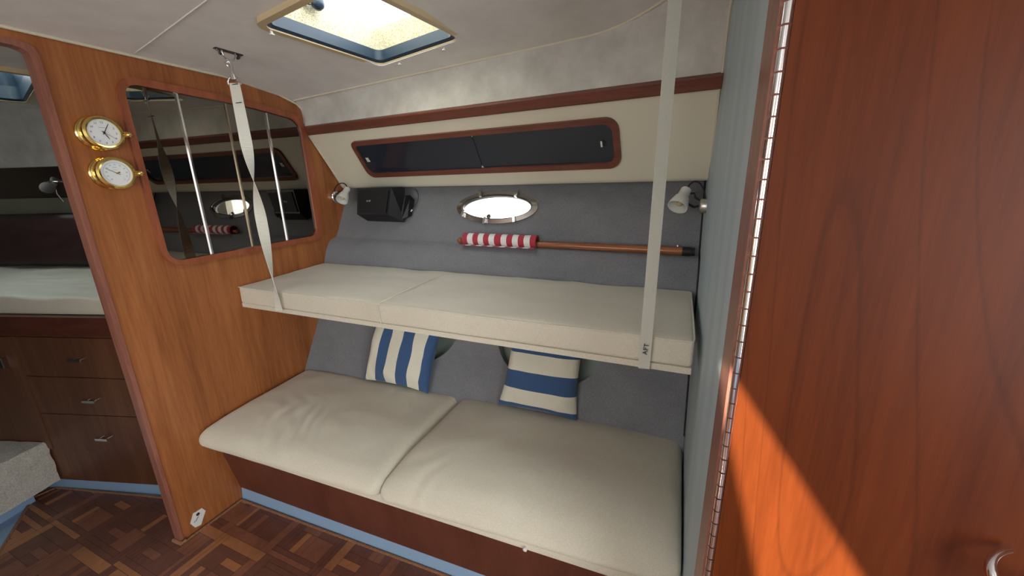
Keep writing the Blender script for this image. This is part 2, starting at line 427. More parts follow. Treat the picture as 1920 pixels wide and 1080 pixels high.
# right wall ----------------------------------------------------------
bm = BM(); box(bm, (XW, YD+.09, 0), (XW+.05, 2.1, 2.1)); struct(obj('wall_right', bm, bluev), 'blue grey vinyl wall at the end of the berths', 'wall')
bm = BM(); box(bm, (XW-.003, YD, 0), (XW+.053, YD+.09, 2.1)); bevel(bm, .003)
struct(obj('trim_5', bm, mahov), 'wooden jamb between blue grey wall and door', 'trim')
bm = BM(); tube(bm, [pp(UE-.006, v, .003) for v in (-.355, -.3, -.1, -.004)], .004, 6); struct(obj('trim_6', bm, piping, smooth=60), 'cream piping at the end of the overhead locker', 'trim')
bm = BM(); pr = [rows[-1][k] for k in range(ns+1)]; tube(bm, [(p[0]-.004, p[1]-.003, p[2]) for p in pr], .004, 6); struct(obj('trim_7', bm, piping, smooth=60), 'cream piping where side liner meets the blue grey wall', 'trim')
bm = BM(); tube(bm, [pp(.006, v, .003) for v in (-.33, -.3, -.1, -.004)], .0045, 6); struct(obj('trim_8', bm, piping, smooth=60), 'cream piping where the overhead locker meets the bulkhead', 'trim')

# hull lining ---------------------------------------------------------
def dy(x, z):
    t = x/XW
    if z < 1.17: return t*lerp(.05, -.015, (z-.5)/.67)
    return t*lerp(-.015, -.055, min(1, (z-1.17)/.28))
hpf = [(1.30, .38), (1.371, .514), (1.43, .62), (1.494, .735), (1.545, .90), (1.592, 1.06), (1.615, 1.115), (1.635, 1.148), (1.655, 1.166), (1.675, 1.172), (1.693, 1.176), (1.703, 1.186), (1.73, 1.235), (1.79, 1.352), (1.86, 1.49)]
bm = BM(); xs2 = [(XW-.0015)*i/24 for i in range(25)]
FR = [[bm.verts.new((x, y+dy(x, z), z)) for y, z in hpf] for x in xs2]
BK = [[bm.verts.new((x, y+dy(x, z)+.06, z-.02)) for y, z in hpf] for x in xs2]
m = len(hpf)
for i in range(24):
    for k in range(m-1):
        bm.faces.new((FR[i][k], FR[i+1][k], FR[i+1][k+1], FR[i][k+1])); bm.faces.new((BK[i][k], BK[i][k+1], BK[i+1][k+1], BK[i+1][k]))
    bm.faces.new((FR[i][0], BK[i][0], BK[i+1][0], FR[i+1][0])); bm.faces.new((FR[i][-1], FR[i+1][-1], BK[i+1][-1], BK[i][-1]))
for i in (0, 24):
    for k in range(m-1): bm.faces.new((FR[i][k], FR[i][k+1], BK[i][k+1], BK[i][k]))
hull = obj('wall_back', bm, greyf)
bm = BM(); tube(bm, [(XW-.003, y+dy(XW, z)-.001, z) for y, z in hpf[1:]], .0035, 6); struct(obj('trim_11', bm, blackm, smooth=60), 'black strip drawn as the shadowed gap between grey hull lining and blue grey wall', 'trim')  # black tube painted in for the shade of the gap
# local frame on the upper hull wall
UA = Vector((0, 1.70, 1.18)); UB = Vector((0, 1.84, 1.45)); UC = Vector((1.94, 1.66, 1.18))
UN = (UB-UA).cross(UC-UA).normalized(); UN = UN if UN.y < 0 else -UN
U1 = (UC-UA).normalized(); U2 = U1.cross(UN); U2 = U2 if U2.z > 0 else -U2; U2.normalize()
PC = Vector((1.018, 1.7665, 1.344))
PC = PC-UN*((PC-UA).dot(UN))
def ell(a, b, w, n=48, rot=0.0): return [PC+U1*(a*math.cos(2*PI*k/n))+U2*(b*math.sin(2*PI*k/n))+UN*w for k in range(n)]
cs = [cutter(ell(.190, .066, .02), ell(.36, .20, -.18))]
# round recesses behind the scatter cushions
LN = Vector((0, -.874, .486)); L1 = Vector((1, .02, 0)).normalized(); L2 = Vector((0, .486, .874))
RC = [Vector((.668, 1.522, .785)), Vector((1.37, 1.540, .785))]; RR = [.246, .252]
recs = []
for c_, r_ in zip(RC, RR):
    lp = lambda w: [c_+L1*(r_*math.cos(2*PI*k/40))+L2*(r_*.84*math.sin(2*PI*k/40))+LN*w for k in range(40)]
    cs.append(cutter(lp(.1), lp(-.16)))
cut(hull, *cs)
for p in hull.data.polygons: p.use_smooth = True
hull.data.set_sharp_from_angle(angle=math.radians(28))
struct(hull, 'grey woven fabric hull lining behind both berths', 'wall')
bm = BM()
box(bm, (.4, 1.70, .45), (1.75, 1.74, 1.1)); struct(obj('wall_recess', bm, recess), 'grey green hull skin inside the round recesses', 'wall')
for i, (c_, r_) in enumerate(zip(RC, RR)):
    bm = BM(); a = [[bm.verts.new(c_+L1*(r_*q*math.cos(2*PI*k/40))+L2*(r_*q*.84*math.sin(2*PI*k/40))+LN*w) for k in range(40)] for w, q in ((-.03, 1.0), (-.055, .99), (-.06, .8), (-.06, .05))]
    for p, q in zip(a, a[1:]):
        for k in range(40): bm.faces.new((p[k], p[(k+1) % 40], q[(k+1) % 40], q[k]))
    bm.faces.new(a[-1])
    struct(obj('trim_%d' % (20+i), bm, recess, smooth=60), ['grey green round recess behind the upright striped cushion', 'grey green round recess behind the cushion with level stripes'][i], 'recess')

# porthole ------------------------------------------------------------
t = tag(thing('window_1', 'oval stainless porthole in the grey hull lining', 'porthole', PC), kind='structure')
bm = BM(); ring_prism(bm, ell(.222, .086, .006), ell(.196, .066, .012), ell(.222, .086, -.006), ell(.196, .066, -.012)); bevel(bm, .002, 2, 40)
obj('outer_ring', bm, steel, t, smooth=35)
bm = BM(); ring_prism(bm, ell(.197, .067, .006), ell(.186, .059, .004), ell(.197, .067, -.012), ell(.186, .059, -.012)); obj('inner_ring', bm, darkmet, t, smooth=35)
bm = BM(); ring_prism(bm, ell(.200, .072, -.008), ell(.188, .062, -.008), ell(.200, .072, -.02), ell(.188, .062, -.02)); obj('hull_sleeve', bm, whitep, t, smooth=35)
bm = BM(); prism(bm, ell(.188, .061, -.008), ell(.188, .061, -.011)); obj('pane', bm, glass, t)
for a in (118, 58, 210, 258, 305):
    a = math.radians(a); c_ = PC+U1*(.200*math.cos(a))+U2*(.078*math.sin(a)); d = (U1*math.cos(a)*.35+U2*(1 if math.sin(a) > 0 else -1)).normalized(); s_ = d.cross(UN)
    bm = BM(); prism(bm, [c_+d*u*.018+s_*v*.006+UN*.009 for u, v in ((-1, -1), (1, -1), (1, 1), (-1, 1))], [c_+d*u*.018+s_*v*.006+UN*.022 for u, v in ((-1, -1), (1, -1), (1, 1), (-1, 1))]); bevel(bm, .003)
    obj('clip', bm, steel, t, smooth=35)
bm = BM(); lathe(bm, PC+U1*(-.03)+U2*(-.048)+UN*(-.010), UN, [(0, .004), (.006, .010), (.014, .011), (.018, .006)], 16); obj('knob', bm, darkmet, t, smooth=40)

# overhead locker -----------------------------------------------------
t = thing('overhead_locker', 'cream overhead locker with long dark wood framed sliding doors', 'locker', (1.0, 1.7, 1.45))
bm = BM(); prof = [(0, 0), (-.30, 0)]
for k in range(7):
    a = math.radians(90*k/6*1.25); prof.append((-.325-.028*math.sin(a), -.028*(1-math.cos(a))))
def ploc(u, last=False):
    L = [pp(u, v, w) for v, w in prof]
    e0 = L[-1]; L += [Vector((e0.x, e0.y+.22, e0.z+.01)), Vector((e0.x, e0.y+.24, 1.74)), Vector((e0.x, L[0].y+.05, 1.76))]
    return L
def flat(L, x): return [Vector((x, p.y+(p.x-x)*.063, p.z)) for p in L]
prism(bm, flat(ploc(0), 0.001), flat(ploc(UE), XW-.001))
obj('panel', bm, cream, t, smooth=30)
fo = rrect(.268, 1.625, -.268, -.060, (.05, .035, .045, .05)); fi = rrect(.290, 1.600, -.243, -.083, (.035, .022, .03, .035))
bm = BM(); ring_prism(bm, [pp(u, v, .011) for u, v in fo], [pp(u, v, .011) for u, v in fi], [pp(u, v, -.004) for u, v in fo], [pp(u, v, -.004) for u, v in fi]); bevel(bm, .003, 2, 50)
fw = obj('door_frame', bm, maho, t, smooth=40); fw['label'] = 'rounded mahogany frame'
lay = rrect(.284, .994, -.250, -.076, .03), rrect(.99, 1.606, -.250, -.076, .03)
for (l, w) in zip(lay, (.004, .001)):
    bm = BM(); prism(bm, [pp(u, v, w) for u, v in l], [pp(u, v, w-.006) for u, v in l])
    d = obj('sliding_door', bm, smoked, t); d['label'] = 'smoked dark sliding door'
    u0 = .325 if w == .004 else 1.560
    bm = BM(); lathe(bm, pp(u0, -.160, w), PN, [(-.003, .011), (.002, .011), (.002, .007), (-.001, .007)], 20)
    h = obj('finger_pull', bm, blackm, d, smooth=40)
    bm = BM()
    for q in (-.006, .005):
        prism(bm, [pp(u0+q+a, -.160+b, w+.003) for a, b in ((-.004, -.016), (.003, -.016), (.003, .008), (-.004, .008))], [pp(u0+q+a, -.160+b, w) for a, b in ((-.004, -.016), (.003, -.016), (.003, .008), (-.004, .008))])
        if w == .001: break
    obj('latch', bm, whitep, d)

# ------------------------------------------------------------------ left bulkhead
bm = BM()
Lp = [(.648, 0), (2.1, 0), (2.1, 2.1), (-2.4, 2.1), (-2.4, 0), (-.08, 0), (-.08, 1.886)]
top = [(-.08, 1.886), (.622, 1.886), (.636, 1.882), (.645, 1.873), (.648, 1.860)]
Lp = [(.648, 0), (2.1, 0), (2.1, 2.1), (-2.4, 2.1), (-2.4, 0), (-.08, 0)]+top
prism(bm, [(0, y, z) for y, z in Lp], [(-.035, y, z) for y, z in Lp])
struct(obj('wall_left', bm, teak), 'varnished teak bulkhead with mirror and doorway', 'wall')
bm = BM(); outl = []; inl = []
path_in = [(.646, 0.0)]+[(.646, 1.2), (.646, 1.860), (.643, 1.872), (.634, 1.880), (.620, 1.884), (-.08, 1.884)]
path_out = [(.658, 0.0)]+[(.663, 1.2), (.666, 1.872), (.660, 1.890), (.645, 1.898), (.620, 1.901), (-.08, 1.901)]
a = [bm.verts.new((.006, y, z)) for y, z in path_in]; b = [bm.verts.new((.006, y, z)) for y, z in path_out]
a2 = [bm.verts.new((-.037, y, z)) for y, z in path_in]; b2 = [bm.verts.new((-.001, y, z)) for y, z in path_out]
for i in range(len(a)-1):
    bm.faces.new((a[i], b[i], b[i+1], a[i+1])); bm.faces.new((a2[i], a[i], a[i+1], a2[i+1])); bm.faces.new((b[i], b2[i], b2[i+1], b[i+1])); bm.faces.new((a2[i], a2[i+1], b2[i+1], b2[i]))
bm.faces.new((a[0], a2[0], b2[0], b[0])); bm.faces.new((a[-1], b[-1], b2[-1], a2[-1]))
bevel(bm, .002, 2, 40)
struct(obj('trim_9', bm, mahov), 'darker wooden edging round the bulkhead doorway', 'trim')

# mirror --------------------------------------------------------------
out_p = round_poly([(.825, 1.852), (1.583, 1.822), (1.606, 1.185), (.845, 1.162)][::-1], [.07, .07, .09, .07][::-1])
out_p = round_poly([(.828, 1.858), (1.30, 1.849), (1.592, 1.818), (1.607, 1.181), (.840, 1.163)], [.085, .15, .10, .08, .085])
in_p = round_poly([(.852, 1.832), (1.30, 1.822), (1.556, 1.795), (1.562, 1.206), (.857, 1.187)], [.05, .12, .06, .05, .055])
t = thing('wall_mirror', 'smoked four panel mirror in rounded wooden frame on the bulkhead', 'mirror', (0, 1.2, 1.5))
bm = BM(); ring_prism(bm, [(.016, y, z) for y, z in out_p], [(.016, y, z) for y, z in in_p], [(-.002, y, z) for y, z in out_p], [(.000, y, z) for y, z in in_p]); bevel(bm, .004, 2, 50)
obj('frame', bm, framew, t, smooth=45)
edges = [.84, 1.018, 1.198, 1.3815, 1.59]
cm = Vector((1.21, 1.51))
pane_p = [tuple(cm+(Vector(p)-cm)*1.012) for p in in_p]
for i in range(4):
    bm = BM(); w = .0045 if i % 2 else .0035
    prism(bm, [(w, y, z) for y, z in pane_p], [(.0005, y, z) for y, z in pane_p])
    for yy, no in ((edges[i], (0, -1, 0)), (edges[i+1], (0, 1, 0))):
        r_ = bmesh.ops.bisect_plane(bm, geom=bm.verts[:]+bm.edges[:]+bm.faces[:], plane_co=(0, yy, 0), plane_no=no, clear_outer=True)
    obj('mirror_pane', bm, mirm, t)
for i, y in enumerate(edges[1:4]):
    bm = BM(); hw = .0034 if i != 1 else .003; box(bm, (.003, y-hw, 1.18), (.010, y+hw, (1.828, 1.82, 1.808)[i])); bevel(bm, .001)
    obj('divider_strip', bm, chrome if i != 1 else plain('bronze_strip', (.42, .34, .24, 1), .25, 1), t)

# ------------------------------------------------------------------ hatch
t = tag(thing('window_2', 'open looking square overhead hatch with beige frame, bright sky above', 'hatch', hp(0, 0, 0)), kind='structure')
ho = rrect(-.226, .226, -.256, .256, .05); hi_ = rrect(-.204, .204, -.232, .232, .032); hg = rrect(-.192, .192, -.220, .220, .028)
bm = BM(); ring_prism(bm, [hp(u, v, -.016) for u, v in ho], [hp(u, v, -.016) for u, v in hi_], [hp(u, v, .004) for u, v in ho], [hp(u, v, .03) for u, v in hi_]); bevel(bm, .005, 3, 50)
obj('frame', bm, hframe, t, smooth=40)
bm = BM(); ring_prism(bm, [hp(u, v, -.012) for u, v in hi_], [hp(u, v, -.006) for u, v in hg], [hp(u, v, .034) for u, v in hi_], [hp(u, v, .030) for u, v in hg]); bevel(bm, .003, 2, 50)
obj('gasket', bm, gasket, t, smooth=40)
ri = rrect(-.203, .203, -.231, .231, .03); rj = rrect(-.226, .226, -.256, .256, .03); ru = rrect(-.178, .178, -.206, .206, .03)
bm = BM(); ring_prism(bm, [hp(u, v, .030) for u, v in rj], [hp(u, v, .030) for u, v in hg], [hp(u, v, .10) for u, v in rj], [hp(u, v, .10) for u, v in ru])
obj('riser', bm, speck, t)
bm = BM(); prism(bm, [hp(u, v, .100) for u, v in ri], [hp(u, v, .106) for u, v in ri]); obj('pane', bm, glass, t)
bm = BM(); lathe(bm, hp(-.155, -.06, .10), (0, 0, -1), [(0, .02), (.012, .022), (.022, .018), (.03, .008)], 18); tube(bm, [hp(-.178, -.10, .085), hp(-.155, -.06, .082), hp(-.12, -.15, .085)], .006, 8)
obj('latch_knob', bm, gasket, t, smooth=40)
for (u, v) in ((-.213, -.20), (-.11, .250), (.12, .250)):
    bm = BM(); lathe(bm, hp(u, v, -.014), (0, 0, -1), [(0, .004), (.010, .004), (.011, .008), (.014, .008)], 12); obj('screen_clip', bm, whitep, t, smooth=40)
# rim for the added sun wedge slot
def cslot(z0, z1, name, label):
    bm = BM(); P = [(1.648, -.60), (1.90, -1.98), (1.52, -1.98)]; c0 = Vector((1.69, -1.5)); Q = [tuple(c0+(Vector(p)-c0)*1.12) for p in P]
    ring_prism(bm, [(x, y, z0) for x, y in Q], [(x, y, z0) for x, y in P], [(x, y, z1) for x, y in Q], [(x, y, z1) for x, y in P]); return struct(obj(name, bm, whitep), label, 'trim')

# ------------------------------------------------------------------ rest of the cabin shell (behind and beside the camera)
def shell(name, boxes, m, label):
    bm = BM()
    for a, b in boxes: box(bm, a, b)
    return struct(obj(name, bm, m), label, 'wall')
shell('wall_front', [((0, -2.35, 0), (3.4, -2.27, 1.0)), ((0, -2.35, 1.88), (3.4, -2.27, 2.15)), ((1.45, -2.35, 1.0), (3.4, -2.27, 1.88)), ((0, -2.35, 1.05), (-.2+.2, -2.27, 1.85))], cream, 'cream cabin side with long window')
shell('wall_entrance', [((3.35, -2.3, 0), (3.42, -1.95, 2.15)), ((3.35, -.25, 0), (3.42, .7, 2.15)), ((3.35, -1.95, 1.92), (3.42, -.25, 2.15)), ((3.35, -1.95, 0), (3.42, -.25, .45))], teak, 'teak wall round the entrance')
shell('wall_aft', [((2.66, YD+.01, 0), (3.42, YD+.06, 2.15))], teak, 'teak partition beside the door')
shell('wall_bow', [((-2.45, -2.4, 0), (-2.4, 2.1, 2.15)), ((-2.4, -2.4, 0), (-.035, -2.3, 2.15)), ((-2.4, 2.05, 0), (0, 2.1, 2.15))], cream, 'forward end of the sleeping cabin')
shell('wall_hull_skin', [((0, 2.05, 0), (1.994, 2.1, 1.05)), ((0, 2.05, 1.62), (1.994, 2.1, 2.15)), ((0, 2.05, 1.05), (.35, 2.1, 1.62)), ((1.55, 2.05, 1.05), (1.994, 2.1, 1.62))], cream, 'outer hull skin')
shell('wall_sun_block', [((-1.6, .25, 2.09), (1.2, .33, 3.3)), ((1.2, .25, 2.09), (3.4, .33, 3.3))], cream, 'added unseen wall above the cabin top, blocking sun from the hatch')  # added above deck, out of view, to keep sun off the main hatch
shell('wall_front_window_post', [((.9, -2.34, 1.05), (.96, -2.28, 1.85))], cream, 'post between the side windows')

# ------------------------------------------------------------------ aft door with piano hinge
t = tag(thing('door_1', 'large teak door with full height piano hinge and lever handle', 'door', (1.95, YD, 0)), kind='structure')
bm = BM(); box(bm, (XW+.012, YD-.004, .03), (2.66, YD+.03, 2.15)); bevel(bm, .002); obj('door_leaf', bm, doorw, t)
bm = BM()
for k in range(84):
    z0 = .03+k*.025; tube(bm, [(XW+.005, YD-.006, z0+.0012), (XW+.005, YD-.006, z0+.0238)], .0052, 10)
obj('piano_hinge', bm, chrome, t, smooth=40)
hd = bez((2.275, YD-.012, .992), (2.235, YD-.030, .990), (2.243, YD-.05, .955), (2.285, YD-.055, .948), 14)+bez((2.285, YD-.055, .948), (2.32, YD-.06, .940), (2.36, YD-.06, .925), (2.40, YD-.055, .92), 10)[1:]
bm = BM(); tube(bm, hd, [.0035+.0045*min(1, i/12) for i in range(len(hd))], 14); h = obj('lever_handle', bm, chrome, t, smooth=50)
bm = BM(); lathe(bm, (2.40, YD-.004, .92), (0, -1, 0), [(0, .03), (.006, .03), (.010, .024), (.012, .012), (.055, .011), (.058, .008)], 28); obj('rosette', bm, chrome, h, smooth=40)

# ------------------------------------------------------------------ upper berth
t = thing('upper_berth', 'narrow upper berth with cream canvas mattress hung by two straps', 'bunk', (.97, 1.33, .93))
def cush_map(c00, c10, c11, c01, z0, z1, half, crown=.0, wr=0, seed=0, sagf=None, z1b=None):
    def fn(p):
        u = (p.x/half[0]+1)/2; v = (p.y/half[1]+1)/2; w = (p.z/half[2]+1)/2
        P = Vector(c00)*(1-u)*(1-v)+Vector(c10)*u*(1-v)+Vector(c11)*u*v+Vector(c01)*(1-u)*v
        zt = lerp(z1, z1b if z1b is not None else z1, v)
        z = lerp(z0, zt, w)
        e = max(0, (1-(2*u-1)**4))*max(0, (1-(2*v-1)**4))
        z += crown*e*w
        q = Vector((P.x, P.y, z))
        if wr: z += wr*w*(nz((q.x, q.y, 0), 5, seed)+.5*nz((q.x*1.0, q.y*1.0, 0), 13, seed)); q.z = z; q.y += wr*.6*(1-v)*nz((q.x, 0, z), 8, seed+3)
        if sagf: q = sagf(q, u, v, w)
        return q
    return fn
half = (.96, .245, .05); bm = BM()
rcube(bm, half, .014, (70, 20, 5), cush_map((.004, 1.092), (1.922, 1.100), (1.925, 1.585), (.004, 1.590), .945, 1.028, half, .010, .005, 1, z1b=1.045))
mt = obj('mattress', bm, cushf, t, smooth=60)
def loop_on(c, z, n=40):
    P = []
    for a, b in zip(c, c[1:]+c[:1]):
        for k in range(n): P.append((lerp(a[0], b[0], k/n), lerp(a[1], b[1], k/n), z))
    return P
def round_loop(c, z, r=.014): return [(x, y, z) for x, y in round_poly([tuple(p) for p in c], [r]*4, 5)]
bm = BM(); tube(bm, [(x, 1.0925+.008*x/1.92, 1.0245+.0035*nz((x, 0, 0), 4, 2)) for x in [.01+i*.04 for i in range(48)]]+[(1.914, 1.1025, 1.023), (1.9195, 1.108, 1.024), (1.9215, 1.125, 1.026), (1.922, 1.3, 1.033), (1.921, 1.57, 1.041)], .0028, 8); tube(bm, [(.83, 1.0915, .948), (.828, 1.0905, .98), (.825, 1.091, 1.02), (.83, 1.1, 1.031), (.85, 1.3, 1.050), (.86, 1.5, 1.052)], .0022, 6)
pi = obj('piping', bm, cushf, mt, smooth=60)
bm = BM(); box(bm, (.004, 1.096, .928), (1.920, 1.60, .947)); bevel(bm, .004); obj('berth_board', bm, cushf, t, smooth=40)

# straps ----------------------------------------------------------------
def ribbon(bm, pts, width, angs, th=.0016):
    """webbing along pts; angs: rotation of its width direction about the vertical, in degrees"""
    rings = []
    for p, a in zip(pts, angs):
        a = math.radians(a); d = Vector((math.cos(a), math.sin(a), 0)); n = Vector((-math.sin(a), math.cos(a), 0)); p = Vector(p)
        rings.append([bm.verts.new(p+d*s*width/2+n*t_*th/2) for s, t_ in ((-1, -1), (1, -1), (1, 1), (-1, 1))])
    for a, b in zip(rings, rings[1:]):
        for k in range(4): bm.faces.new((a[k], a[(k+1) % 4], b[(k+1) % 4], b[k]))
    bm.faces.new(rings[0][::-1]); bm.faces.new(rings[-1])
def twist(s):
    k = [(0, 20), (.2, 42), (.39, 145), (.55, 228), (.85, 325), (1, 368)]
    for (a, p), (b, q) in zip(k, k[1:]):
        if s <= b: t = (s-a)/(b-a); return p+(q-p)*t
    return 368
def bracket(x, y, name_label):
    z = cz(x, y); t = thing('strap_bracket', name_label, 'bracket', (x, y, z))
    bm = BM(); box(bm, (x-.008, y-.048, z-.004), (x+.008, y+.048, z+.002)); bevel(bm, .002); obj('plate', bm, darkmet, t)
    for s in (-1, 1):
        bm = BM(); tube(bm, [(x, y+s*.037, z-.002), (x, y+s*.034, z-.014), (x, y+s*.028, z-.016)], .005, 8); lathe(bm, (x, y+s*.040, z-.003), (0, 0, -1), [(0, .006), (.004, .005)], 12); obj('screw', bm, darkmet, t, smooth=40)
    bm = BM(); tube(bm, [(x, y-.024, z-.002), (x, y-.024, z-.012), (x, y-.016, z-.026), (x, y, z-.031), (x, y+.016, z-.026), (x, y+.024, z-.012), (x, y+.024, z-.002)], .003, 10); obj('bail', bm, chrome, t, smooth=50)
    return z
def strap(x, y, zt, zb, width, label, tw, xb=None, yb=None):
    xb = x if xb is None else xb; yb = y if yb is None else yb
    t = thing('berth_strap', label, 'strap', (xb, yb, zb), 'straps holding up the upper berth')
    n = 60; pts = []; an = []
    ztop = zt-.105
    for k in range(n+1):
        s = k/n; z = lerp(ztop, zb, s); pts.append((lerp(x, xb, s), lerp(y, yb, s), z)); an.append(tw(s))
    bm = BM(); ribbon(bm, pts, width, an); obj('webbing', bm, web, t)
    bm = BM(); tube(bm, [(x, y, zt-.032), (x, y, zt-.080)], .0065, 12); lathe(bm, (x, y, zt-.078), (0, 0, -1), [(0, .009), (.016, .009), (.018, .005)], 14)
    tube(bm, [(x-.002, y-.004, zt-.034), (x-.002, y-.018, zt-.040), (x, y-.012, zt-.052)], .003, 8)
    obj('snap_hook', bm, chrome, t, smooth=50)
    bm = BM(); w = width/2+.004
    a0 = math.radians(tw(0)); d = Vector((math.cos(a0), math.sin(a0), 0)); c_ = Vector((x, y, zt-.100))
    tube(bm, [c_+d*w+Vector((0, 0, -.012)), c_+d*w, c_+d*w*.6+Vector((0, 0, .012)), c_-d*w*.6+Vector((0, 0, .012)), c_-d*w, c_-d*w+Vector((0, 0, -.012))], .003, 8)
    obj('ring', bm, chrome, t, smooth=50)
    return t, pts
zt = bracket(.293, 1.062, 'small dark ceiling bracket holding the left hand berth strap')
t1, _p = strap(.293, 1.062, zt, .944, .040, 'white webbing strap hanging twisted before the mirror to the upper berth', twist, xb=.276, yb=1.080)
for z in (1.835, 1.772):
    bm = BM(); box(bm, (.270, 1.058, z), (.313, 1.0615, z+.0025)); obj('stitching', bm, pencil, t1)
zt = bracket(1.806, 1.075, 'ceiling bracket above the frame holding the strap marked AFT')
t2, _p = strap(1.806, 1.075, zt, .940, .034, 'white webbing strap marked AFT in front of the blue grey wall', lambda s: 35-8*s, xb=1.796, yb=1.074)
bm = BM(); add_text(bm, 'AFT', .020, basis((1.798, 1.0700, .998), Vector((.12, 0, .98)).normalized(), Vector((-.87, -.42, .1)).normalized(), Vector((.42, -.87, 0)).normalized()), .0006)
obj('handwriting', bm, pencil, t2)
bm = BM(); ribbon(bm, [(1.796, 1.074, .942), (1.797, 1.078, .934), (1.799, 1.096, .926), (1.80, 1.13, .925)], .030, [27, 15, 5, 0]); obj('webbing_end', bm, web, t2)

# ------------------------------------------------------------------ settee (lower berth)
t = thing('settee_base', 'dark wood front panel and beige platform of the lower berth', 'settee', (1.0, .95, 0))
def sy(x, a, b): return lerp(a, b, x/XW)
bm = BM(); prism(bm, [(.003, .866, .335), (.003, .912, .066), (.003, .94, .066), (.003, .90, .335)], [(XW-.002, .936, .335), (XW-.002, .984, .066), (XW-.002, 1.02, .066), (XW-.002, .97, .335)]); bevel(bm, .003)
obj('front_panel', bm, basew, t)
bm = BM(); prism(bm, [(.003, .836, .362), (.003, .836, .345), (.003, .862, .336), (.003, 1.42, .336), (.003, 1.42, .375), (.003, .845, .375)], [(XW-.002, .908, .362), (XW-.002, .908, .345), (XW-.002, .934, .336), (XW-.002, 1.46, .336), (XW-.002, 1.46, .375), (XW-.002, .917, .375)]); bevel(bm, .004)
obj('platform', bm, cushf, t, smooth=40)
bm = BM(); lathe(bm, (1.495, .888, .352), (0, -1, 0), [(-.01, .007), (.006, .007), (.008, .004)], 14); obj('button', bm, whitep, t, smooth=40)
bm = BM(); prism(bm, [(.003, .916, .066), (.003, .908, .0), (.003, 1.0, 0), (.003, 1.0, .066)], [(XW-.002, .990, .066), (XW-.002, .984, .0), (XW-.002, 1.06, 0), (XW-.002, 1.06, .066)])
struct(obj('baseboard_back', bm, bluep), 'blue toe kick below the lower berth', 'baseboard')

def seat(name, label, c, z0, z1, z1b, crown, seed, wr, group='lower berth cushions'):
    half = (abs(c[1][0]-c[0][0])/2, (c[3][1]-c[0][1])/2, .06); bm = BM()
    def sag(q, u, v, w):
        # bulging sides, softened corners
        s = math.sin(PI*w)
        q.y -= .012*s*(1-v)*(1 if v < .5 else 0)
        q.z -= (.016 if seed == 1 else .024)*w*math.exp(-v/.07)
        q.z -= (.006 if seed == 1 else .016)*w*max(0, 1-v/.45)**2
        f1 = math.exp(-((q.x-.38)/.17)**2)*math.exp(-((q.y-.98)/.12)**2) if seed == 1 else math.exp(-((u-.12)/.10)**2)*math.exp(-(v/.25)**2)*.5
        d = (q.x*.75+q.y*.66) if seed == 1 else (q.x*.9-q.y*.3)
        q.z += .0065*w*f1*math.sin(d*85+6*nz((q.x, q.y, 0), 6, seed))
        return q
    rcube(bm, half, .040, (64, 50, 4), cush_map(c[0], c[1], c[2], c[3], z0, z1, half, crown, wr, seed, sag, z1b))
    o = obj(name, bm, cushf, None, smooth=80); tag(o, label, 'cushion', group); return o
c1 = seat('seat_cushion', 'cream canvas seat cushion beside the wooden bulkhead', [(.004, .796), (.949, .848), (.975, 1.425), (.004, 1.375)], .376, .462, .492, .016, 1, .004)
c2 = seat('seat_cushion', 'cream canvas seat cushion beside the blue grey wall', [(.951, .848), (XW-.006, .908), (XW-.006, 1.452), (.977, 1.425)], .376, .465, .490, .026, 2, .004)

# ------------------------------------------------------------------ striped scatter cushions
def scatter(label, P00, P10, P11, P01, n, thick, direction, bands, wrk, seed, rootloc):
    """corners lower-left, lower-right, upper-right, upper-left; n = facing normal"""
    t = thing('scatter_cushion', label, 'cushion', rootloc, 'blue and white striped scatter cushions')
    P = [Vector(p) for p in (P00, P10, P11, P01)]; n = Vector(n).normalized()
    K = 60; bm = BM(); g = {}
    for side in (1, -1):
        for i in range(K+1):
            for j in range(K+1):
                s = i/K*2-1; q = j/K*2-1
                if side == -1 and (i in (0, K) or j in (0, K)): g[(side, i, j)] = g[(1, i, j)]; continue
                # pinch the edge middles in, leave the corners out
                ss = s*(1-.085*(1-q*q)*abs(s)**3); qq = q*(1-.085*(1-s*s)*abs(q)**3)
                u = (ss+1)/2; v = (qq+1)/2
                p = P[0]*(1-u)*(1-v)+P[1]*u*(1-v)+P[2]*u*v+P[3]*(1-u)*v
                th = thick*(max(0, 1-s**6)**.5)*(max(0, 1-q**6)**.5)*(.42+.58*(1-.5*s*s)*(1-.5*q*q))
                edge = max(abs(s), abs(q))
                th *= 1+wrk*nz((s, q, side), 2.2, seed)*edge
                th += wrk*.010*math.sin((s+q)*16+3*nz((s, q, 0), 2, seed))*max(0, abs(s*q)-.25)*(1-edge**8)
                g[(side, i, j)] = bm.verts.new(p+n*side*th)
    for side in (1, -1):
        for i in range(K):
            for j in range(K):
                vs = [g[(side, i, j)], g[(side, i+1, j)], g[(side, i+1, j+1)], g[(side, i, j+1)]]
                f_ = bm.faces.new(vs if side == 1 else vs[::-1])
                c_ = (i+.5)/K if direction == 'u' else (j+.5)/K
                k = sum(1 for b in bands if c_ > b); f_.material_index = k % 2
    return obj('cover', bm, None, t, smooth=80, mats=[blue_f, white_f]), t
scatter('scatter cushion with upright blue and white stripes, left of the two', (.445, 1.335, .512), (.822, 1.355, .497), (.875, 1.462, .835), (.475, 1.455, .835), (0, -.94, .25), .055, 'u', [.07, .225, .385, .55, .715, .89], .5, 1, (.64, 1.38, .49))
scatter('scatter cushion with level blue and white stripes, right of the two', (1.180, 1.372, .508), (1.535, 1.390, .498), (1.540, 1.490, .845), (1.222, 1.480, .845), (0, -.94, .27), .055, 'v', [.085, .29, .50, .71, .90], .5, 4, (1.36, 1.4, .49))

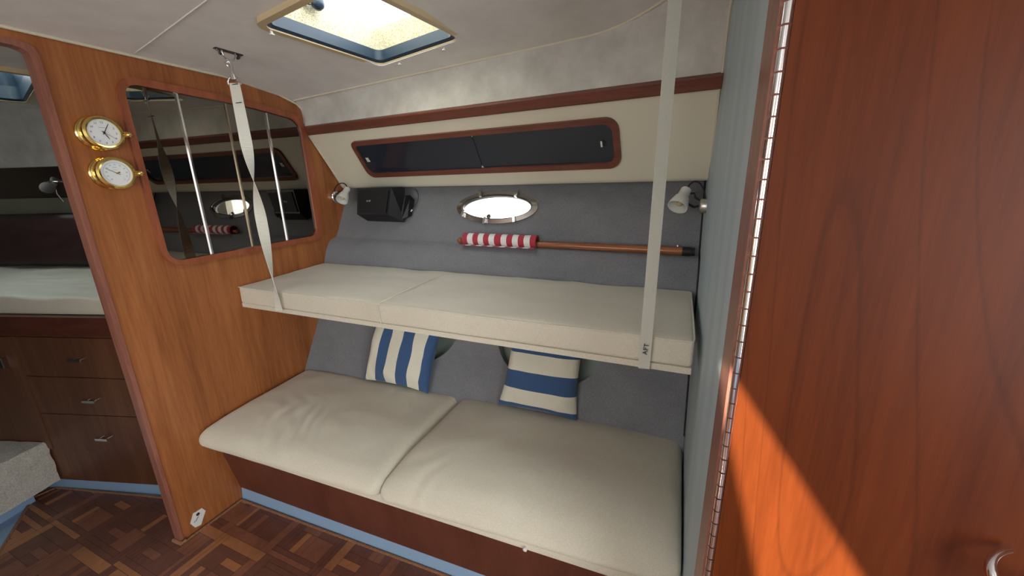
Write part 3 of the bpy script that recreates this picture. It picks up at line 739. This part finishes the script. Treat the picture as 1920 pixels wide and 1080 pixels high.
# ------------------------------------------------------------------ clocks
AX = Vector((1, 0, 0)); AY = Vector((0, 1, 0)); AZ = Vector((0, 0, 1))
def instrument(name, label, y, z, clock):
    t = thing(name, label, 'clock' if clock else 'barometer', (0, y, z), 'brass ship instruments on the bulkhead')
    bm = BM(); lathe(bm, (0, y, z), AX, [(0, .055), (.004, .0565), (.007, .055), (.010, .052), (.014, .052), (.017, .048), (.036, .049), (.038, .053), (.044, .055), (.050, .053), (.054, .047), (.053, .0425), (.048, .042), (.048, .001)], 64)
    obj('case', bm, brass, t, smooth=35)
    bm = BM(); lathe(bm, (.0485, y, z), AX, [(0, .0425), (.0008, .0425)], 48); d = obj('dial', bm, dialw, t, smooth=30)
    def at(r, a, w=.0497): a = math.radians(a); return Vector((w, y+r*math.sin(a), z+r*math.cos(a)))
    bm = BM()
    if clock:
        for k in range(12):
            add_text(bm, str(k or 12), .0088, basis(at(.0325, 30*k), AY, AZ, AX), .0002)
        for k in range(60):
            a = at(.0392, 6*k); b = at(.0405, 6*k); tube(bm, [a, b], .00035, 4)
        box(bm, (.0495, y-.011, z+.0155), (.0498, y+.007, z+.0163))
    else:
        for k in range(-5, 6):
            a = k*28; add_text(bm, ('28' if k < -2 else '29' if k < 1 else '30' if k < 4 else '31'), .0058, basis(at(.0275, a), AY, AZ, AX), .0002)
        box(bm, (.0495, y-.008, z+.0185), (.0498, y+.004, z+.0195)); box(bm, (.0495, y-.009, z+.0105), (.0498, y+.004, z+.0112))
        for k in range(-50, 51): tube(bm, [at(.0335, k*2.8), at(.0365, k*2.8)], .00025, 4)
    obj('markings', bm, ink if clock else dialg, d)
    def hand(nm, a, r, back, w0, w1, h, m_):
        bm = BM(); a_ = math.radians(a); dr = Vector((0, math.sin(a_), math.cos(a_))); sd = Vector((0, math.cos(a_), -math.sin(a_))); o_ = Vector((h, y, z))
        L = [o_-dr*back-sd*w0, o_-dr*back+sd*w0, o_+dr*r*.6+sd*w0, o_+dr*r+sd*w1, o_+dr*r-sd*w1, o_+dr*r*.6-sd*w0]
        prism(bm, L, [p+AX*.0005 for p in L]); obj(nm, bm, m_, t)
    if clock:
        hand('hour_hand', 152, .022, .006, .0013, .0006, .0502, ink); hand('minute_hand', 29, .033, .007, .0011, .0006, .0508, ink); hand('second_hand', 122, .034, .009, .0004, .0003, .0514, ink)
    else:
        hand('needle', -61, .032, .010, .0008, .0005, .0504, ink); hand('set_hand', 70, .010, .0, .0022, .0016, .0511, brass)
    bm = BM(); lathe(bm, (.0500, y, z), AX, [(0, .003), (.003, .0028), (.0035, .001)], 16); obj('hub', bm, ink if clock else brass, t, smooth=40)
    bm = BM(); box(bm, (.036, y+.050, z-.009), (.050, y+.064, z+.009)); bevel(bm, .002); lathe(bm, (.050, y+.066, z), AX, [(-.014, .005), (.002, .005), (.004, .008), (.007, .004)], 14); obj('hinge_clasp', bm, brass, t, smooth=40)
    bm = BM(); lathe(bm, (.0525, y, z), AX, [(0, .0455), (.0006, .0455)], 40); obj('cover_glass', bm, dialglass, t)
instrument('ship_clock', 'round brass ship clock with white dial, above the barometer', .750, 1.653, True)
instrument('barometer', 'round brass barometer with white dial, below the clock', .754, 1.523, False)

# white tag on bulkhead
t = thing('wall_tag', 'small white six sided tag low on the wooden bulkhead', 'tag', (.0, .722, .06))
hexp = [(.713, .095), (.747, .093), (.757, .070), (.728, .020), (.706, .026), (.694, .058)]
bm = BM(); prism(bm, [(.001, y, z) for y, z in hexp], [(.004, y, z) for y, z in hexp]); bevel(bm, .0008); tg = obj('plate', bm, whitep, t)
bm = BM(); lathe(bm, (.0042, .727, .079), AX, [(0, .007), (.001, .007), (.002, .005)], 16); obj('screw', bm, darkmet, tg, smooth=30)
bm = BM(); tube(bm, [(.0045, .706, .054), (.0045, .716, .056), (.0045, .722, .064), (.0045, .727, .067)], .0012, 6); obj('slot', bm, ink, tg)

# ------------------------------------------------------------------ loudspeaker
t = thing('loudspeaker', 'small black angled loudspeaker hanging under the overhead locker', 'speaker', (.33, 1.7, 1.44))
F = [Vector(p) for p in ((.252, 1.655, 1.452), (.480, 1.655, 1.449), (.432, 1.655, 1.316), (.228, 1.655, 1.316))]
dn = Vector((0, .012, 0))
Bk = [Vector(p) for p in ((.215, 1.755, 1.452), (.470, 1.785, 1.449), (.500, 1.745, 1.285), (.250, 1.72, 1.272))]
side = [Vector((.500, 1.70, 1.43)), Vector((.520, 1.70, 1.36)), Vector((.485, 1.70, 1.255)), Vector((.225, 1.70, 1.27)), Vector((.205, 1.70, 1.44))]
bm = BM()
a = [bm.verts.new(p) for p in ((.248, 1.655, 1.452), (.478, 1.655, 1.449), (.436, 1.655, 1.314), (.224, 1.655, 1.314))]
b = [bm.verts.new(p) for p in ((.215, 1.735, 1.452), (.500, 1.735, 1.449), (.487, 1.725, 1.268), (.238, 1.715, 1.272))]
bm.faces.new(a); bm.faces.new(b[::-1])
for i in range(4): bm.faces.new((a[i], a[(i+1) % 4], b[(i+1) % 4], b[i]))
bevel(bm, .008, 3, 20); cab = obj('cabinet', bm, black, t, smooth=30)
bm = BM(); g_ = [(.262, 1.440), (.462, 1.437), (.428, 1.324), (.236, 1.324)]
prism(bm, [(x, 1.6535, z) for x, z in g_], [(x, 1.649, z) for x, z in g_]); bevel(bm, .004, 2, 20); gr = obj('grille', bm, plain('speaker_grille', rgb(14, 15, 18), .6, bump=.6, bscale=900), t, smooth=30)
bm = BM(); add_text(bm, 'BOSE', .0125, basis((.322, 1.6485, 1.385), Vector((1, 0, .03)).normalized(), Vector((.2, 0, .98)).normalized(), Vector((0, -1, 0))), .0006); obj('logo', bm, logom, gr)
bm = BM(); prism(bm, [(.500, 1.735, 1.41), (.535, 1.72, 1.385), (.520, 1.71, 1.30), (.487, 1.70, 1.285), (.480, 1.72, 1.40)], [(.500, 1.775, 1.41), (.535, 1.765, 1.385), (.520, 1.745, 1.30), (.487, 1.735, 1.285), (.480, 1.77, 1.40)]); bevel(bm, .006, 2, 20); obj('rear_housing', bm, black, t, smooth=30)
bm = BM(); box(bm, (.24, 1.662, 1.447), (.47, 1.75, 1.453)); bevel(bm, .002); brk = obj('mounting_bracket', bm, blackm, t)
for x in (.268, .284, .385):
    bm = BM(); lathe(bm, (x, 1.660, 1.4445), (0, -1, -.3), [(0, .0042), (.003, .004), (.004, .002)], 12)
    obj('bracket_screw', bm, chrome, brk, smooth=40)
bm = BM(); tube(bm, bez((.525, 1.79, 1.44), (.56, 1.79, 1.42), (.56, 1.76, 1.36), (.528, 1.745, 1.335), 16), .0022, 8); cb = obj('cable', bm, darkmet, t, smooth=50)
bm = BM(); tube(bm, [(.528, 1.744, 1.334), (.521, 1.738, 1.325)], .005, 10); obj('plug', bm, whitep, cb, smooth=50)

# ------------------------------------------------------------------ reading lamps
def lamp(label, base, bax, pivot, mouth, rs, basem, br):
    t = thing('reading_lamp', label, 'lamp', base, 'white berth reading lamps')
    base = Vector(base); bax = Vector(bax).normalized(); pivot = Vector(pivot); mouth = Vector(mouth)
    bm = BM(); lathe(bm, base, bax, [(0, br), (.018, br), (.023, br*.85), (.025, br*.4)], 32); obj('base', bm, basem, t, smooth=40)
    d = (mouth-pivot).normalized(); L = (mouth-pivot).length
    bm = BM(); lathe(bm, pivot, d, [(0, rs*.30), (.004, rs*.52), (L*.42, rs*.56), (L*.50, rs*.72), (L*.85, rs*.97), (L, rs), (L, rs*.93), (L*.85, rs*.89), (L*.55, rs*.62), (L*.52, rs*.02)], 36)
    sh = obj('shade', bm, whitep, t, smooth=40); sh['label'] = 'white cone shade'
    bm = BM(); lathe(bm, pivot+d*L*.53, d, [(0, rs*.30), (L*.18, rs*.34), (L*.34, rs*.30), (L*.40, rs*.12)], 20); obj('bulb', bm, plain('frosted_bulb', rgb(196, 180, 140), .3), sh, smooth=50)
    s_ = base+bax*.022; mid = pivot+d*L*.25; mid2 = pivot+d*L*.60
    bm = BM(); tube(bm, [s_+Vector((0, 0, .018)), Vector((s_.x+bax.x*.018, s_.y, s_.z+.03)), Vector((s_.x+bax.x*.022, s_.y, mid.z)), mid], .0035, 8)
    tube(bm, [s_, Vector((s_.x+bax.x*.02, s_.y, s_.z-.004)), mid2], .0042, 8); obj('arm', bm, blackm, t, smooth=50)
    bm = BM(); tube(bm, bez(pivot-d*.001, pivot-d*.02+Vector((bax.x*-.02, 0, .04)), base+Vector((bax.x*.012, 0, .075)), base+Vector((bax.x*.006, 0, br*.9)), 16), .003, 8); obj('cord', bm, blackm, t, smooth=50)
lamp('white cone reading lamp on chrome base fixed to the wooden bulkhead', (.0, 1.725, 1.405), (1, 0, 0), (.084, 1.750, 1.452), (.100, 1.680, 1.388), .033, chrome, .033)
lamp('white cone reading lamp on nickel base fixed to the blue grey wall', (XW, 1.60, 1.363), (-1, 0, 0), (1.872, 1.605, 1.424), (1.846, 1.550, 1.362), .035, nickel, .026)
bm = BM(); tube(bm, [(1.9415, 1.62, 1.38), (1.9425, 1.635, 1.42)], .003, 6)
bm.free()

# ------------------------------------------------------------------ flag staff
t = thing('flagstaff', 'varnished flagstaff with rolled red and white striped flag on the hull ledge', 'flag', (1.4, 1.655, 1.18))
p0 = Vector((.875, 1.668, 1.190)); p1 = Vector((1.925, 1.640, 1.186)); d = (p1-p0).normalized()
bm = BM(); tube(bm, [p0, lerp(p0, p1, .5), lerp(p0, p1, .96)], [.012, .0145, .016], 20); obj('pole', bm, polew, t, smooth=50)
bm = BM(); lathe(bm, p0-d*.030, d, [(0, .003), (.004, .010), (.012, .0145), (.020, .012), (.024, .008), (.030, .011)], 24); obj('finial', bm, polew, t, smooth=50)
bm = BM(); lathe(bm, lerp(p0, p1, .955), d, [(0, .018), (.030, .018), (.031, .015), (.045, .015)], 24); obj('ferrule', bm, blackm, t, smooth=40)
bm = BM(); q0 = p0+d*.012; LEN = .385; nS = 66; nA = 40; fr_ = []
for i in range(nS+1):
    s = i/nS; c_ = q0+d*LEN*s; row = []
    for k in range(nA+1):
        a = -2.0+ (2*PI*1.75)*k/nA; r_ = .030-.008*k/nA+.0015*nz((s*4, k*.1, 0), 2, 3)
        u = Vector((0, -1, 0)); v = Vector((0, 0, 1))
        row.append(c_+u*r_*math.cos(a)+v*(r_*math.sin(a)+.012))
    # loose hem lying on the ledge towards the viewer
    hem = [c_+Vector((0, -.050-.003*nz((s*6, 0, 0), 1, 1), -.013)), c_+Vector((0, -.036, -.013+.003*nz((s*9, 1, 0), 1, 2)))]
    fr_.append([bm.verts.new(p) for p in hem+row])
for i in range(nS):
    for k in range(len(fr_[0])-1):
        f_ = bm.faces.new((fr_[i][k], fr_[i+1][k], fr_[i+1][k+1], fr_[i][k+1])); f_.material_index = int((i+.5)/nS*13) % 2
fl = obj('flag_cloth', bm, None, t, smooth=70, mats=[red_f, flag_w]); fl['label'] = 'rolled red and white striped flag'
sm = fl.modifiers.new('s', 'SOLIDIFY'); sm.thickness = .0012
bm = BM(); lathe(bm, (1.861, 1.668, 1.203), UN, [(-.002, .005), (.003, .004), (.004, .002)], 12); tag(obj('screw', bm, chrome, smooth=40), 'tiny bright screw in the grey lining above the flagstaff end', 'screw')

# ------------------------------------------------------------------ parquet mat
cell = .27; bw = .042
rects = []
def cellr(x, y):
    s, b = cell, bw
    brd = [((x, y), (x+s-b, y+b)), ((x+s-b, y), (x+s, y+s-b)), ((x+b, y+s-b), (x+s, y+s)), ((x, y+b), (x+b, y+s))]
    cs_ = [R.choice((0, 0, 1, 2)) for _ in brd]
    for r_, c_ in zip(brd, cs_):
        (x0, y0), (x1, y1) = r_
        if R.random() < .4: rects.append((r_, c_)); continue
        # two strips side by side
        if x1-x0 > y1-y0: m_ = (y0+y1)/2; rects.append((((x0, y0), (x1, m_)), c_)); rects.append((((x0, m_), (x1, y1)), R.choice((0, c_))))
        else: m_ = (x0+x1)/2; rects.append((((x0, y0), (m_, y1)), c_)); rects.append((((m_, y0), (x1, y1)), R.choice((0, c_))))
    n = 2; w = (s-2*b)/n
    for i in range(n):
        for j in range(n):
            X0, Y0 = x+b+i*w, y+b+j*w
            if (i+j) % 2: rects.append((((X0, Y0), (X0+w, Y0+w)), R.choice((0, 0, 1)))); continue
            vert = (i+j+int(round(x/s))) % 4 < 2
            for k in range(3):
                c_ = (0, 2)[k % 2] if R.random() < .75 else 1
                a = k*w/3
                rects.append((((X0+a, Y0), (X0+a+w/3, Y0+w)) if vert else ((X0, Y0+a), (X0+w, Y0+a+w/3)), c_))
x = -1.22
while x < 2.9:
    y = -1.68
    while y < 1.1: cellr(x, y); y += cell
    x += cell
def region(planes):
    bm = BM(); g = .0006
    for ((x0, y0), (x1, y1)), c_ in rects:
        f_ = bm.faces.new([bm.verts.new(p) for p in ((x0+g, y0+g, .0055), (x1-g, y0+g, .0055), (x1-g, y1-g, .0055), (x0+g, y1-g, .0055))]); f_.material_index = c_
    x0, x1, y0, y1 = -1.4, 3, -1.8, 1.2
    f_ = bm.faces.new([bm.verts.new(p) for p in ((x0, y0, .0047), (x1, y0, .0047), (x1, y1, .0047), (x0, y1, .0047))]); f_.material_index = 3
    for co, no in planes:
        bmesh.ops.bisect_plane(bm, geom=bm.verts[:]+bm.edges[:]+bm.faces[:], plane_co=co, plane_no=no, clear_outer=True)
    return bm
fn = Vector((-.281, 1, 0)).normalized()
A = region([((0.006, 0, 0), (-1, 0, 0)), ((0, .898, 0), Vector((-.043, 1, 0))), ((2.9, 0, 0), (1, 0, 0)), ((0, -1.6, 0), (0, -1, 0)), ((1.93, 0, 0), (0, 0, 1)) if False else ((2.95, 0, 0), (1, 0, 0))])
me = bpy.data.meshes.new('tmp'); A.to_mesh(me); A.free()
B_ = region([((-.037, 0, 0), (1, 0, 0)), ((-.367, .766, 0), fn), ((-.65, .32, 0), Vector((-.2, -.33, 0)) if False else Vector((-.52, -.86, 0))), ((0, -1.6, 0), (0, -1, 0))])
B_.from_mesh(me)
Cc = region([((0.006, 0, 0), (1, 0, 0)), ((-.037, 0, 0), (-1, 0, 0)), ((0, .64, 0), (0, 1, 0)), ((0, -.08, 0), (0, -1, 0))])
me2 = bpy.data.meshes.new('tmp2'); Cc.to_mesh(me2); Cc.free(); B_.from_mesh(me2)
mat_t = thing('parquet_mat', 'dark parquet sole panel with brown bound edges', 'floor mat', (.5, 0, 0))
obj('parquet', B_, None, mat_t, mats=par+[plain('parquet_gap', rgb(40, 24, 18), .7)])
def binding(pts, nm='binding'):
    bm = BM(); out = []; pts = [Vector(p) for p in pts]
    for a, b in zip(pts, pts[1:]):
        n = max(2, int((b-a).length/.006))
        out += [a.lerp(b, k/n) for k in range(n)]
    out.append(pts[-1])
    tube(bm, out, [.0068+.0010*math.sin(i*2.1) for i in range(len(out))], 8); return obj(nm, bm, rope, mat_t, smooth=60)
binding([(.016, .66, .004), (.014, .899, .004)]); binding([(.022, .898, .004), (1.93, .980, .004)])
binding([(-.045, .853, .004), (-.968, .597, .004)]); binding([(-.972, .590, .004), (-.985, .520, .004)]); binding([(-.980, .516, .004), (-.20, .05, .004)])
bm = BM(); tube(bm, [(-.035, .640, .010), (.018, .642, .010), (.018, .66, .010)], .008, 8); obj('binding', bm, rope, mat_t, smooth=60)

# ------------------------------------------------------------------ forward cabin
FP = Vector((-.967, .601, 0)); FU = Vector((.955, .295, 0)).normalized(); FN = Vector((.295, -.955, 0)).normalized()
def fp(u, z, w=0): return FP+FU*u+FN*w+Vector((0, 0, z))
def fbox(bm, u0, u1, z0, z1, w0, w1): prism(bm, [fp(u0, z0, w1), fp(u1, z0, w1), fp(u1, z1, w1), fp(u0, z1, w1)], [fp(u0, z0, w0), fp(u1, z0, w0), fp(u1, z1, w0), fp(u0, z1, w0)])
FEND = .955
bm = BM(); fbox(bm, -1.0, FEND, 0, .062, -.04, .0); struct(obj('baseboard_front', bm, bluep), 'blue toe kick below the forward berth drawers', 'baseboard')
t = thing('berth_cabinet', 'dark wood cabinet with three drawers beneath the forward berth', 'cabinet', tuple(fp(.4, 0, 0)))
bm = BM(); fbox(bm, -1.0, FEND, .062, .855, -.60, .004); obj('body', bm, cabw, t)
bm = BM(); fbox(bm, -1.0, FEND, .857, .942, -.60, .028); bevel(bm, .006); obj('top_board', bm, cabd, t, smooth=40)
for (z0, z1, hz) in ((.648, .840, .741), (.452, .644, .535), (.247, .448, .334)):
    bm = BM(); fbox(bm, .092, .80, z0, z1, .003, .014); bevel(bm, .002); dr = obj('drawer', bm, cabw, t)
    bm = BM(); c_ = fp(.405, hz, .014)
    for s in (-1, 1): tube(bm, [c_+FU*s*.020, c_+FU*s*.020+FN*.018], .003, 8)
    prism(bm, [c_+FU*a+Vector((0, 0, b))+FN*.018 for a, b in ((-.032, -.006), (.032, -.006), (.032, .006), (-.032, .006))], [c_+FU*a+Vector((0, 0, b))+FN*.024 for a, b in ((-.032, -.006), (.032, -.006), (.032, .006), (-.032, .006))])
    bevel(bm, .0015, 2, 50); obj('handle', bm, chrome, dr, smooth=40)
bm = BM(); fbox(bm, -.60, .082, .25, .840, .003, .014); bevel(bm, .002); dr = obj('cabinet_door', bm, cabw, t)
bm = BM(); c_ = fp(.000, .715, .014); prism(bm, [c_+FU*a+Vector((0, 0, b)) for a, b in ((-.022, -.03), (.022, -.03), (.022, .03), (-.022, .03))], [c_+FU*a+Vector((0, 0, b))+FN*.012 for a, b in ((-.018, -.026), (.018, -.026), (.018, .026), (-.018, .026))]); bevel(bm, .002); lt = obj('latch', bm, chrome, dr, smooth=40)
bm = BM(); prism(bm, [c_+FU*a+Vector((0, 0, b))+FN*.0125 for a, b in ((-.009, -.026), (.009, -.026), (.009, .026), (-.009, .026))], [c_+FU*a+Vector((0, 0, b))+FN*.014 for a, b in ((-.009, -.026), (.009, -.026), (.009, .026), (-.009, .026))]); obj('latch_button', bm, darkmet, lt)
# carpeted step
bm = BM(); sp = [Vector((-.912, .606)), Vector((-.86, .43)), Vector((-.60, -.45)), Vector((-1.9, -.45)), Vector((-1.9, .295))]
KZ = 16
def side_pts(n=24):
    P = []
    for a, b in zip(sp, sp[1:]+sp[:1]):
        L = (b-a).length; k = max(2, int(L/.03)); P += [a.lerp(b, i/k) for i in range(k)]
    return P
SP = side_pts(); cc = Vector((-1.2, .0)); rings = []
prof = [(.072, .97), (.066, 1.0)]+[(.07+.200*k/8, 1.0) for k in range(1, 9)]+[(.281, .995), (.288, .985)]
for z, s in prof: rings.append([bm.verts.new((cc.x+(p.x-cc.x)*s+.004*nz((p.x, p.y, z), 30, 1), cc.y+(p.y-cc.y)*s+.006*nz((p.x, p.y, z), 25, 2), z+.004*nz((p.x, p.y, z), 22, 3))) for p in SP])
for a, b in zip(rings, rings[1:]):
    for k in range(len(SP)): bm.faces.new((a[k], a[(k+1) % len(SP)], b[(k+1) % len(SP)], b[k]))
bm.faces.new(rings[0][::-1]); bm.faces.new(rings[-1])
st = thing('carpeted_step', 'low step wrapped in beige carpet before the forward cabinet', 'step', (-1.2, 0, 0)); obj('carpet_cover', bm, carpet, st, smooth=50)
bm = BM(); prism(bm, [(cc.x+(p.x-cc.x)*.9, cc.y+(p.y-cc.y)*.85, .0) for p in sp], [(cc.x+(p.x-cc.x)*.9, cc.y+(p.y-cc.y)*.85, .075) for p in sp]); obj('plinth', bm, bluep, st)
# forward mattress
def fmat(p):
    u = p.x; q = fp(u-.0, .985+p.z, -(p.y+.42)); q.z += .012*(1 if p.z > 0 else 0)*(nz((u, p.y, 0), 4, 5)+.6*nz((u*2, p.y*6, 0), 3, 6))+(.03 if p.z > 0 else 0)*(p.y/.42+1)*.5
    return q
bm = BM(); half = (.90, .42, .042)
rcube(bm, half, .014, (50, 40, 3), lambda p: fmat(Vector((p.x+.03, p.y, p.z))))
m0 = obj('berth_mattress', bm, cushf, smooth=60); tag(m0, 'off white mattress on the forward berth above the drawers', 'mattress')
# brown pillow
bm = BM(); K = 30; g = {}
pc = fp(.0, 1.195, -.60)
for side in (1, -1):
    for i in range(K+1):
        for j in range(K+1):
            s = i/K*2-1; q = j/K*2-1
            if side == -1 and (i in (0, K) or j in (0, K)): g[(side, i, j)] = g[(1, i, j)]; continue
            th = .10*(max(0, 1-s**6)**.5)*(max(0, 1-q**4)**.5)+.03*nz((s*6, q*1.5, side), 1.6, 3)*(1-abs(s))*(1-abs(q))
            g[(side, i, j)] = bm.verts.new(pc+FU*s*1.0+Vector((0, 0, 1))*q*.148*(1-.04*s*s)-FN*q*.04+FN*side*th)
for side in (1, -1):
    for i in range(K):
        for j in range(K): bm.faces.new([g[(side, i, j)], g[(side, i+1, j)], g[(side, i+1, j+1)], g[(side, i, j+1)]])
tag(obj('pillow', bm, brownf, smooth=80), 'dark brown satin bolster lying on the forward mattress', 'pillow')
# lockers and hull behind
bm = BM(); fbox(bm, -1.5, 1.05, 1.05, 1.66, -.98, -.82); lk = obj('wall_forward_locker', bm, darkin); struct(lk, 'dark locker front behind the forward berth', 'wall')
bm = BM(); fbox(bm, -1.5, .80, 1.34, 1.435, -.82, -.79); bevel(bm, .004)
tag(obj('shelf', bm, plain('dim_grey', rgb(118, 116, 104), .5), smooth=40), 'dim grey shelf above the brown bolster', 'shelf')
bm = BM(); prism(bm, [fp(-1.5, 1.625, -.80), fp(-1.5, 1.78, -.78), fp(-1.5, 1.93, -.70), fp(-1.5, 2.0, -1.1), fp(-1.5, 1.6, -1.1)], [fp(1.05, 1.625, -.80), fp(1.05, 1.78, -.78), fp(1.05, 1.93, -.70), fp(1.05, 2.0, -1.1), fp(1.05, 1.6, -1.1)])
struct(obj('wall_forward_liner', bm, liner, smooth=60), 'grey fabric liner above the forward lockers', 'wall')
bm = BM(); tube(bm, [fp(-1.5, 1.80, -.772), fp(1.0, 1.80, -.772)], .004, 6); struct(obj('trim_10', bm, piping, smooth=60), 'cream piping across the forward cabin liner', 'trim')
# forward ceiling with hatch
bm = BM(); box(bm, (-2.4, -2.4, 1.93), (-.0, 2.1, 1.98)); fc = obj('ceiling', bm, headl)
FH = [(-.60, .45), (-.56, .86), (-1.28, 1.03), (-1.34, .62)]
c0 = Vector((-.945, .74))
def sc(s): return [tuple(c0+(Vector(p)-c0)*s) for p in FH]
cut(fc, cutter([(x, y, 1.8) for x, y in sc(.94)], [(x, y, 2.2) for x, y in sc(.94)]))
struct(fc, 'headliner of the forward cabin', 'ceiling')
t = tag(thing('window_3', 'smaller overhead hatch in the forward cabin, seen through the doorway', 'hatch', (c0.x, c0.y, 1.93)), kind='structure')
def hloop(s, z): return [(x, y, z) for x, y in round_poly(sc(s), [.05]*4, 6)]
bm = BM(); ring_prism(bm, hloop(1.06, 1.912), hloop(.98, 1.912), hloop(1.06, 1.94), hloop(.98, 1.95)); bevel(bm, .004, 2, 50); obj('frame', bm, hframe, t, smooth=40)
bm = BM(); ring_prism(bm, hloop(.98, 1.914), hloop(.93, 1.922), hloop(.98, 1.98), hloop(.93, 1.98)); obj('gasket', bm, gasket, t, smooth=40)
bm = BM(); ring_prism(bm, hloop(1.0, 1.98), hloop(.93, 1.98), hloop(1.0, 2.04), hloop(.90, 2.04)); obj('riser', bm, gasket, t, smooth=40)
bm = BM(); prism(bm, hloop(.99, 2.04), hloop(.99, 2.045)); obj('pane', bm, tintglass, t)
for p in ((-.86, .97), (-1.16, 1.04)):
    bm = BM(); lathe(bm, (p[0], p[1], 1.915), (0, 0, -1), [(0, .004), (.012, .004), (.013, .009), (.016, .009)], 12); obj('screen_clip', bm, hframe, t, smooth=40)
# little chrome lamp forward
t = thing('berth_lamp', 'small chrome lamp in the dark forward cabin beside the doorway edge', 'lamp', tuple(fp(-0.55, 1.53, -.81)))
bm = BM(); lathe(bm, fp(-0.59, 1.535, -.82), FN, [(0, .03), (.012, .028), (.018, .012)], 20); obj('base', bm, chrome, t, smooth=40)
bm = BM(); tube(bm, [fp(-0.59, 1.535, -.81), fp(-0.58, 1.53, -.76), fp(-0.55, 1.52, -.74)], .006, 8); lathe(bm, fp(-0.56, 1.52, -.74), (FU+FN*.6+Vector((0, 0, -.4))), [(0, .012), (.02, .018), (.07, .034), (.075, .034)], 20); obj('shade', bm, chrome, t, smooth=40)
bm = BM(); tube(bm, [fp(-0.58, 1.51, -.80), fp(-0.57, 1.46, -.79), fp(-0.54, 1.41, -.79)], .0025, 6); obj('cord', bm, whitep, t, smooth=40)
